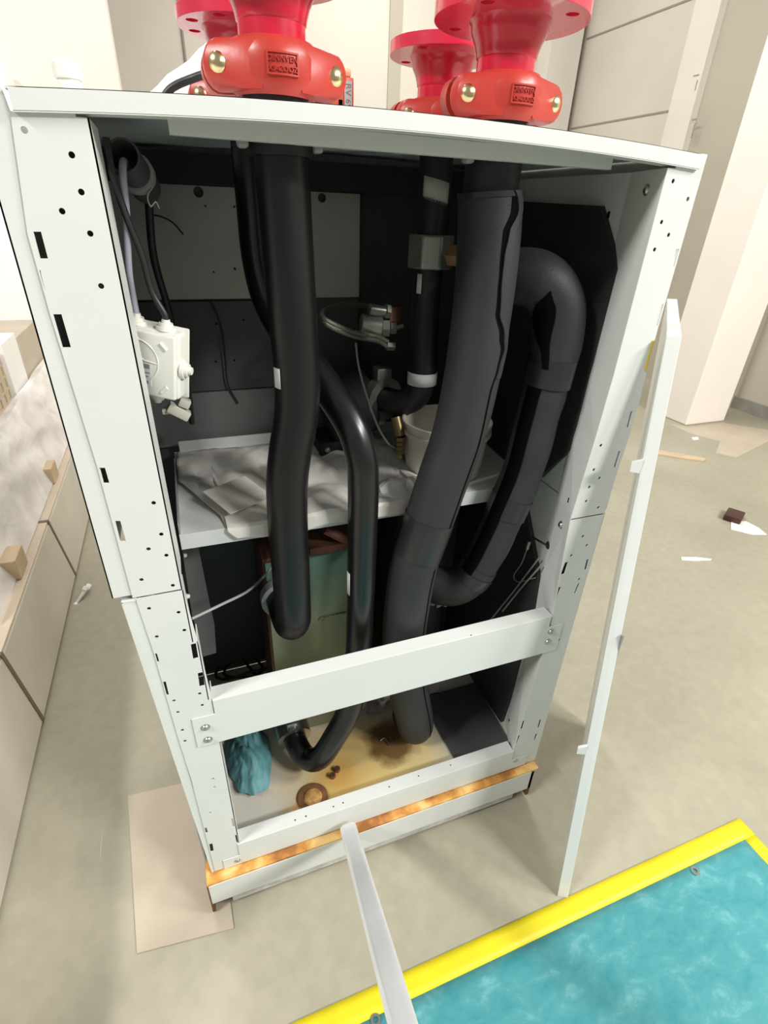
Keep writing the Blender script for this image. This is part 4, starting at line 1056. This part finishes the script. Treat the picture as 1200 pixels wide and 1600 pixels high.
# black insulated tank at the right
MB_ = MB().rbox((0.62, 0.31, 0.36), (0.80, 0.53, 1.0), 0.05, 5)
ct = tag(MB_.build('compressor', 'black_void', smooth=60), 'black rounded compressor body behind the thick insulated pipe, lower compartment', 'compressor')
MB().box((0.70, 0.40, 0.204), (0.72, 0.42, 0.37)).build('mounting_leg', 'inner_grey', ct, smooth=0)
MB().box((0.77, 0.40, 0.204), (0.79, 0.42, 0.37)).build('mounting_leg', 'inner_grey', ct, smooth=0)
q = MB().box((0.70, 0.305, 0.204), (0.80, 0.309, 0.262)).box((0.70, 0.305, 0.204), (0.80, 0.39, 0.208))
tag(q.build('angle_bracket', 'inner_grey', smooth=0), 'light grey angle bracket on the pan right of the insulated pipe foot', 'bracket')
q = MB().plate([(0.735, 0.045), (0.93, 0.045), (0.945, 0.30), (0.735, 0.30)], [], 0.008, ZF(0.2035))
tag(q.build('foam_mat', 'inner_dark', smooth=0, bevel=0.002), 'dark grey foam mat on the right side of the floor pan', 'mat')
# thin struts / sensor wires on the right
q = MB().tube([at(757, 980, 'x', 0.915), at(800, 927, 'x', 0.93), at(842, 872, 'x', 0.938)], 0.0026, 8)
tag(q.build('sensor_cable', 'cable_mid', smooth=60), 'upper of two straight grey wires beside the lower right foam wall', 'cable', None)
q = MB().tube([at(785, 955, 'x', 0.92), at(812, 921, 'x', 0.93), at(845, 884, 'x', 0.938)], 0.0026, 8)
tag(q.build('sensor_cable', 'cable_mid', smooth=60), 'lower of two straight grey wires beside the lower right foam wall', 'cable', None)
pr = at(826, 852, 'x', 0.932)
sw = thing('sensor_probe', pr, 'small metal sensor probe on a curved wire against the lower right foam wall', 'sensor')
MB().cyl(pr + V((0, 0, 0.012)), pr + V((-0.003, 0, -0.012)), 0.005, seg=10).build('probe', 'nickel', sw)
MB().tube(smooth_path([pr + V((-0.003, 0, -0.012)), at(815, 880, 'x', 0.932), at(803, 899, 'x', 0.934), at(810, 909, 'x', 0.936), at(836, 903, 'x', 0.938)]), 0.0016, 8).build('probe_wire', 'cable_mid', sw, smooth=60)
gq = return_pt(856, 852)
q = MB().lathe(gq, [(0.0, 0.004), (0.008, 0.003), (0.011, 0.0)], (-0.96, 0.27, 0), 16).tube(smooth_path([gq + V((-0.002, 0, 0)), gq + V((-0.012, 0.012, 0.004)), gq + V((-0.018, 0.045, 0.002))]), 0.0028, 8)
tag(q.build('rubber_grommet', 'cable_black', smooth=50), 'black rubber grommet with a short wire in the right inner wall', 'grommet')
# teal rag
q = MB(); n = 44; vg = []
for i in range(n + 1):
    row = []
    for j in range(n + 1):
        u, v = 2 * i / n - 1, 2 * j / n - 1
        r_ = math.hypot(u, v); a = math.atan2(v, u)
        # square sheet gathered into a rounded heap with soft folds
        k = max(abs(u), abs(v)) / max(r_, 1e-6)
        edge_ = 1 + 0.16 * noise.noise(V((math.cos(a) * 2, math.sin(a) * 2, 4)))
        x, y = u * k * edge_ * 0.066, v * k * edge_ * 0.135
        rr = min(1.0, r_ * k)
        fold = abs(noise.noise(V((x * 26 + y * 9, y * 13, 2)))) * 0.9 + 0.35 * abs(noise.noise(V((x * 60, y * 34, 7))))
        z = 0.048 * (1 - rr ** 2.2) + 0.040 * fold * (1 - 0.5 * rr) + 0.001
        row.append(q.bm.verts.new((0.147 + x, 0.268 + y, 0.2045 + z)))
    vg.append(row)
for i in range(n):
    for j in range(n): q.face((vg[i][j], vg[i + 1][j], vg[i + 1][j + 1], vg[i][j + 1]))
tag(q.build('cleaning_rag', 'rag', smooth=35), 'crumpled teal cleaning rag on the left of the floor pan', 'rag')
# grey plastic bag
q = MB(); p = at(618, 1110, 'z', 0.25)
t = bmesh.new(); bmesh.ops.create_icosphere(t, subdivisions=4, radius=1)
for v in t.verts:
    d = v.co.copy(); k = 0.7 + 0.7 * abs(noise.noise(d * 2.5 + V((1, 9, 0)))) + 0.3 * abs(noise.noise(d * 7))
    v.co = V((d.x * 0.065 * k, d.y * 0.055 * k, max(d.z, -0.5) * 0.060 * k))
q.merge(t, Matrix.Translation(V((0.575, 0.33, 0.245))))
tag(q.build('plastic_bag', 'grey_bag', smooth=22), 'crumpled grey plastic bag on the pan left of the insulated pipe foot', 'bag')
p = at(560, 1120, 'z', 0.22)
q = MB().box((0.475, 0.30, 0.2035), (0.535, 0.40, 0.30))
tag(q.build('metal_bracket', 'inner_grey', smooth=0, bevel=0.002), 'grey metal bracket on the pan between the two bottom pipes', 'bracket')
# rusty drain plug and small nuts
dp = at(489, 1246, 'z', 0.206)
dt = thing('drain_plug', (dp.x, dp.y, 0.2035), 'round rust-crusted drain plug on the stained pan behind the bottom rail', 'drain plug')
MB().ring((dp.x, dp.y, 0.2035), (0, 0, 1), 0.026, 0.042, 0.006).build('washer', 'rust_ring', dt)
MB().lathe((dp.x, dp.y, 0.2035), [(0.0, 0.012), (0.017, 0.0115), (0.025, 0.008), (0.029, 0.0)], seg=20).build('cap', 'cork', dt)
for (u, v), lab in (((527, 1202), 'small brown nut on the pan beside the lowest pipe bend'), ((520, 1212), 'smaller brown nut touching the lowest pipe bend')):
    p = at(u, v, 'z', 0.21)
    tag(MB().hexa((p.x, p.y, 0.2035), (p.x, p.y, 0.216), 0.009).build('hex_nut', 'bronze', smooth=0), lab, 'nut')
q = MB(); p = at(604, 1158, 'z', 0.206)
q.tube(smooth_path([p + V((-0.018, 0.008, 0)), p + V((-0.004, 0.010, 0.004)), p + V((0.002, -0.008, 0.002)), p + V((0.004, -0.018, 0))]), 0.0022, 8).tube([p + V((0.014, 0.012, 0)), p + V((0.020, -0.012, 0))], 0.0022, 8)
tag(q.build('wire_offcut', 'zinc', smooth=60), 'bright bent wire offcut lying on the dark brown stain', 'wire')

# ------------------------------------------------------------------ leaning panel at the right
f0, f1 = V((0.903, -0.300, 0.0)), V((0.928, -0.314, 0.0))
t0, t1 = V((1.001, -0.024, 1.468)), V((1.0265, -0.036, 1.468))
run = ((t0 - f0).cross(CAM - f0).normalized().cross(V((0, 0, 1)))).normalized()
if run.y < 0: run = -run
run = Matrix.Rotation(math.radians(1.6), 3, 'Z') @ run * 0.62                      # the panel runs away to the right and back
lt = thing('front_panel', f0, 'detached light grey cabinet front panel leaning edge-on against the right post', 'panel')
q = MB()
ntop = 1
a = [f0, f1, t1, t0]
q.prism(a, run)
q.build('panel_skin', 'paint', lt, smooth=0, bevel=0.0012)
q = MB()
def edge_pt(s): return f0.lerp(t0, s)
for s in (0.335, 0.82):
    p = edge_pt(s)
    q.prism([p + V((-0.0005, 0, 0)), p + V((-0.022, 0.006, 0.004)), p + V((-0.024, 0.006, 0.024)), p + V((-0.0005, 0, 0.030))], run.normalized() * 0.010)
tab = q.build('hanging_tab', 'paint', lt, smooth=0)
tab_z = None
q = MB()
for u, v, h in ((983, 916, 0.055),):
    s = 0.56
    for ss in (0.545,):
        p = f1.lerp(t1, ss)
        nrm = V((0.5, -0.84, 0)).normalized()
        q.box(p + V((-0.001, -0.0015, -0.03)), p + V((0.004, 0.004, 0.035)))
q.build('edge_slot', 'ink_grey', lt, smooth=0)
st_ = at(1018, 556, 'y', 0.0)
q = MB().box((st_.x + 0.001 - 0.010, -0.0022, st_.z - 0.028), (0.998, -0.0004, st_.z + 0.030))
q.build('warning_sticker', 'sticker', cab, smooth=0)

# ------------------------------------------------------------------ steel tube in the foreground
e0 = at(545, 1297, 'y', -0.028); e1 = at(627, 1592, 'z', e0.z + 0.37)
dirv = (e1 - e0)
ax_ = dirv.normalized(); toc = (CAM - (e0 + dirv * 0.5)); nrm_ = (toc - ax_ * toc.dot(ax_)).normalized(); sid_ = ax_.cross(nrm_)
sec = []
for cx_, cy_, a0_ in ((0.010, 0.012, 0), (-0.010, 0.012, 90), (-0.010, -0.012, 180), (0.010, -0.012, 270)):
    for k in range(6):
        a = math.radians(a0_ + 18 * k)
        sec.append((cx_ + 0.0125 * math.cos(a), cy_ + 0.0095 * math.sin(a)))
tb = MB(); rows = []
for f_, k_ in ((0.0, 0.86), (0.006, 0.96), (0.02, 1.0), (1.9, 1.0)):
    rows.append([tb.bm.verts.new(e0 + dirv * f_ + (sid_ * a + nrm_ * b) * k_) for a, b in sec])
for ra, rb in zip(rows, rows[1:]):
    for k in range(len(sec)): tb.face((ra[k], ra[(k + 1) % len(sec)], rb[(k + 1) % len(sec)], rb[k]))
tb.face(rows[0]); tb.face(rows[-1][::-1])
tube_o = thing('steel_tube', e0, 'bright flat-sided galvanised steel tube slanting from the plinth towards the viewer', 'tube')
tb.build('tube_body', 'galv', tube_o, smooth=50)

# ------------------------------------------------------------------ tarpaulin, cardboard, litter on the floor
tt = thing('tarpaulin', (0.6, -0.9, 0.0), 'teal tarpaulin sheet with a yellow border on the floor in front of the cabinet', 'tarpaulin')
def cloth_grid(x0, x1, y0, y1, z, nx, ny, amp):
    q = MB(); g_ = []
    for i in range(nx + 1):
        row = []
        for j in range(ny + 1):
            x, y = x0 + (x1 - x0) * i / nx, y0 + (y1 - y0) * j / ny
            row.append(q.bm.verts.new((x, y, z + amp * (1 + noise.noise(V((x * 5, y * 5, 0)))) * 0.5)))
        g_.append(row)
    for i in range(nx):
        for j in range(ny): q.face((g_[i][j], g_[i + 1][j], g_[i + 1][j + 1], g_[i][j + 1]))
    return q
cloth_grid(-0.48, 1.557, -1.6, -0.365, 0.0025, 60, 40, 0.004).build('sheet', 'tarp', tt, smooth=60, solid=0.001)
cloth_grid(-0.48, 1.597, -0.366, -0.312, 0.0030, 60, 3, 0.003).build('border', 'yellow', tt, smooth=60, solid=0.002)
cloth_grid(1.553, 1.597, -1.6, -0.366, 0.0030, 3, 40, 0.003).build('border', 'yellow', tt, smooth=60, solid=0.002)
for u, v in ((1086, 1361), (587, 1594)):
    p = at(u, v, 'z', 0.006)
    MB().ring((p.x, p.y, 0.0055), (0, 0, 1), 0.006, 0.012, 0.003, 20).build('eyelet', 'zinc', tt)
q = MB().plate([(-0.234, 0.40), (-0.192, -0.05), (0.043, -0.076), (0.03, 0.38)], [], 0.004, ZF(0.0003))
tag(q.build('cardboard_sheet', 'kraft', smooth=0), 'pale cardboard sheet on the floor under the left front corner of the cabinet', 'cardboard')
p = at(1147, 806, 'z', 0.02)
q = MB().rbox((p.x - 0.07, p.y - 0.05, 0.0), (p.x + 0.07, p.y + 0.05, 0.04), 0.008, 2, Matrix.Rotation(0.5, 3, 'Z'))
tag(q.build('wood_offcut', 'scrap_brown'), 'small dark brown wood offcut on the floor at the right', 'offcut')
def scrap(pts, label, name='paper_scrap', m_='scrap_white', t_=0.003, cat='scrap'):
    ps = [at(u, v, 'z', 0.0) for u, v in pts]
    q = MB().plate([(p.x, p.y) for p in ps], [], t_, lambda a, b, d: V((a, b, d + 0.0004)))
    return tag(q.build(name, m_, smooth=0), label, cat)
scrap([(1142, 815), (1165, 815), (1185, 825), (1198, 836), (1175, 836), (1142, 828)], 'white paper scrap beside the dark brown offcut on the floor')
scrap([(1064, 871), (1086, 871), (1112, 874), (1110, 876), (1086, 877), (1065, 876)], 'narrow white paper strip on the floor below the brown offcut')
scrap([(1026, 706), (1035, 706), (1102, 718), (1100, 722), (1060, 717), (1026, 711)], 'pale wooden stick lying on the floor near the column foot', 'wooden_stick', 'wood', 0.012, 'stick')
scrap([(1080, 684), (1090, 683), (1092, 687), (1083, 688)], 'tiny white fleck on the floor close to the column foot')
# worn light patch of floor paint
q = MB().plate([(p.x, p.y) for p in [at(u, v, 'z', 0) for u, v in ((1045, 662), (1075, 668), (1130, 661), (1200, 672), (1200, 690), (1150, 715), (1118, 708), (1125, 690), (1080, 678))]], [], 0.0006, ZF(0.0002))
struct(q.build('trim_9', 'kraft', smooth=0))

# ------------------------------------------------------------------ crates at the left
ct = thing('long_crate', (-0.85, 1.0, 0.0), 'long low film-covered plywood crate beside the cabinet on the left', 'crate')
MB().box((-1.5, -1.2, 0.012), (-0.53, 4.0, 0.405)).build('crate_side', 'ply_side', ct, smooth=0, bevel=0.006)
MB().box((-1.5, -1.2, 0.4055), (-0.532, 4.0, 0.417)).build('crate_top', 'plank', ct, smooth=0, bevel=0.003)
MB().box((-1.4, -1.2, 0.0), (-0.62, 4.0, 0.012)).build('crate_skid', 'wood', ct, smooth=0)
for a_, b_, c_ in (((20, 820), (75, 815), (120, 903)), ((-20, 1040), (18, 1058), (70, 1130))):
    y_ = at(*b_, 'x', -0.53).y
    yb = at(*c_, 'x', -0.53).y
    q = MB()
    q.prism([V((-0.5295, y_ - 0.009, 0.418)), V((-0.5295, y_ + 0.009, 0.418)), V((-0.5295, yb + 0.009, 0.012)), V((-0.5295, yb - 0.009, 0.012))], (0.002, 0, 0))
    q.box((-1.5, y_ - 0.009, 0.4172), (-0.5285, y_ + 0.009, 0.4192))
    q.build('strap', 'strap', ct, smooth=0)
q = MB()
kn = at(118, 945, 'x', -0.51)
for dv in (V((0.05, 0.06, 0.05)), V((0.055, 0.10, 0.03)), V((-0.005, -0.05, -0.16)), V((0.01, 0.02, -0.10))):
    q.tube(smooth_path([kn, kn + dv * 0.5 + V((0.006, 0, 0.006)), kn + dv]), [0.006] * 12 + [0.012] * 5, 6)
q.ball(kn, 0.012, 10)
q.build('film_knot', 'white_sheet', ct, smooth=30)
# pallet blocks and goods on the crate
for (u, v), lab in (((70, 738), 'pale timber pallet block on the crate, the farther one'), ((12, 880), 'pale timber pallet block on the crate, the nearer one')):
    p = at(u, v, 'z', 0.46)
    tag(MB().box((p.x - 0.08, p.y - 0.06, 0.4175), (p.x + 0.045, p.y + 0.06, 0.50)).build('pallet_block', 'wood', smooth=0, bevel=0.003), lab, 'pallet block', 'pallet blocks on the crate')
tag(MB().box((-1.45, 0.90, 0.5005), (-0.70, 3.4, 0.53)).build('pallet_deck', 'plank', smooth=0), 'pallet deck board under the film-wrapped goods on the crate', 'pallet')
tag(MB().box((-1.2, 2.42, 0.7165), (-0.725, 2.72, 1.0)).build('carton', 'scrap_white', smooth=0, bevel=0.004), 'white carton on the film-wrapped load at the left edge', 'carton')
cr = MB().box((-1.2, 1.82, 0.7165), (-0.735, 2.37, 1.0)).build('lattice_crate', 'wood', smooth=0)
tag(cr, 'brown lattice-sided crate before the white carton at the left edge of the photo', 'crate')
q = MB()
for k in range(7): q.box((-0.7345, 1.83 + k * 0.085, 0.72), (-0.729, 1.848 + k * 0.085, 0.998))
for k in range(5): q.box((-0.7345, 1.82, 0.735 + k * 0.058), (-0.7295, 2.37, 0.748 + k * 0.058))
q.build('lattice', 'kraft', cr, smooth=0)
tag(MB().box((-1.2, 2.78, 0.5305), (-0.74, 3.35, 0.96)).build('carton', 'kraft', smooth=0, bevel=0.004), 'brown carton behind the white carton on the crate', 'carton')
tag(MB().box((-1.4, 0.92, 0.5305), (-0.735, 2.74, 0.716)).build('carton', 'kraft', smooth=0, bevel=0.004), 'long low carton under the stretch film on the crate', 'carton')
q = MB(); ng = 40; vg = []
for i in range(ng + 1):
    y = 0.86 + 2.5 * i / ng; row = []
    for j in range(17):
        s = j / 16
        if s < 0.85: x, z = -0.565 - 0.125 * (s / 0.85), 0.421 + (0.742 - 0.421) * (s / 0.85)
        else: x, z = -0.69 - 0.034 * ((s - 0.85) / 0.15), 0.742
        f_ = 0.035 * noise.noise(V((y * 2.5 + s * 3, s * 3, 3))) + 0.010 * noise.noise(V((y * 6 + s * 5, s * 5, 1)))
        row.append(q.bm.verts.new((x + f_ * min(1, s * 4) * 0.6, y, z + 0.3 * f_ * min(1, s * 4))))
    vg.append(row)
for i in range(ng):
    for j in range(16): q.face((vg[i][j], vg[i + 1][j], vg[i + 1][j + 1], vg[i][j + 1]))
tag(q.build('film_wrap', 'film', smooth=40), 'translucent stretch film draped over the goods on the crate', 'film')
q = MB().box((-2.4, 3.6, 0.4175), (-0.60, 3.88, 2.3))  # plain block standing in for the blown-out white background
ws = tag(q.build('bright_backdrop', 'white_sheet', smooth=0, bevel=0.02), 'plain white stack standing on the far end of the crate', 'backdrop')

# ------------------------------------------------------------------ light
def area(name, loc, target, size, sy, power, colr=(1, 0.985, 0.955)):
    d = bpy.data.lights.new(name, 'AREA'); d.shape = 'RECTANGLE'; d.size = size; d.size_y = sy; d.energy = power; d.color = colr
    o = bpy.data.objects.new(name, d); C.objects.link(o)
    o.location = loc
    o.rotation_euler = (V(target) - V(loc)).to_track_quat('-Z', 'Y').to_euler()
    return o
area('hall_and_fill_lamp', (3.4, -4.0, 4.6), (0.4, 0.2, 1.0), 1.3, 0.5, 205)
area('hall_and_fill_lamp', (4.6, -2.2, 4.6), (0.6, 0.0, 0.7), 1.4, 0.6, 150)
area('hall_and_fill_lamp', (2.2, 4.2, 5.0), (3.6, 4.2, 0.5), 3.0, 0.8, 120)  # fill added to brighten the right wall and column
area('hall_and_fill_lamp', (-3.5, -1.2, 4.6), (-0.2, -0.1, 0.0), 1.2, 0.4, 170)
area('hall_and_fill_lamp', (-0.4, 1.8, 5.0), (-0.9, 1.8, 0.5), 1.6, 0.6, 42)  # fill added to brighten the crate, film and left background
w = bpy.data.worlds.new('world'); bpy.context.scene.world = w
w.use_nodes = True
bg = w.node_tree.nodes['Background']
bg.inputs['Color'].default_value = (1.0, 0.98, 0.94, 1)
bg.inputs['Strength'].default_value = 0.24

sc = bpy.context.scene
sc.view_settings.view_transform = 'Standard'
sc.view_settings.look = 'None'
sc.view_settings.gamma = 1
sc.view_settings.exposure = 0.35
sc.view_settings.use_curve_mapping = False
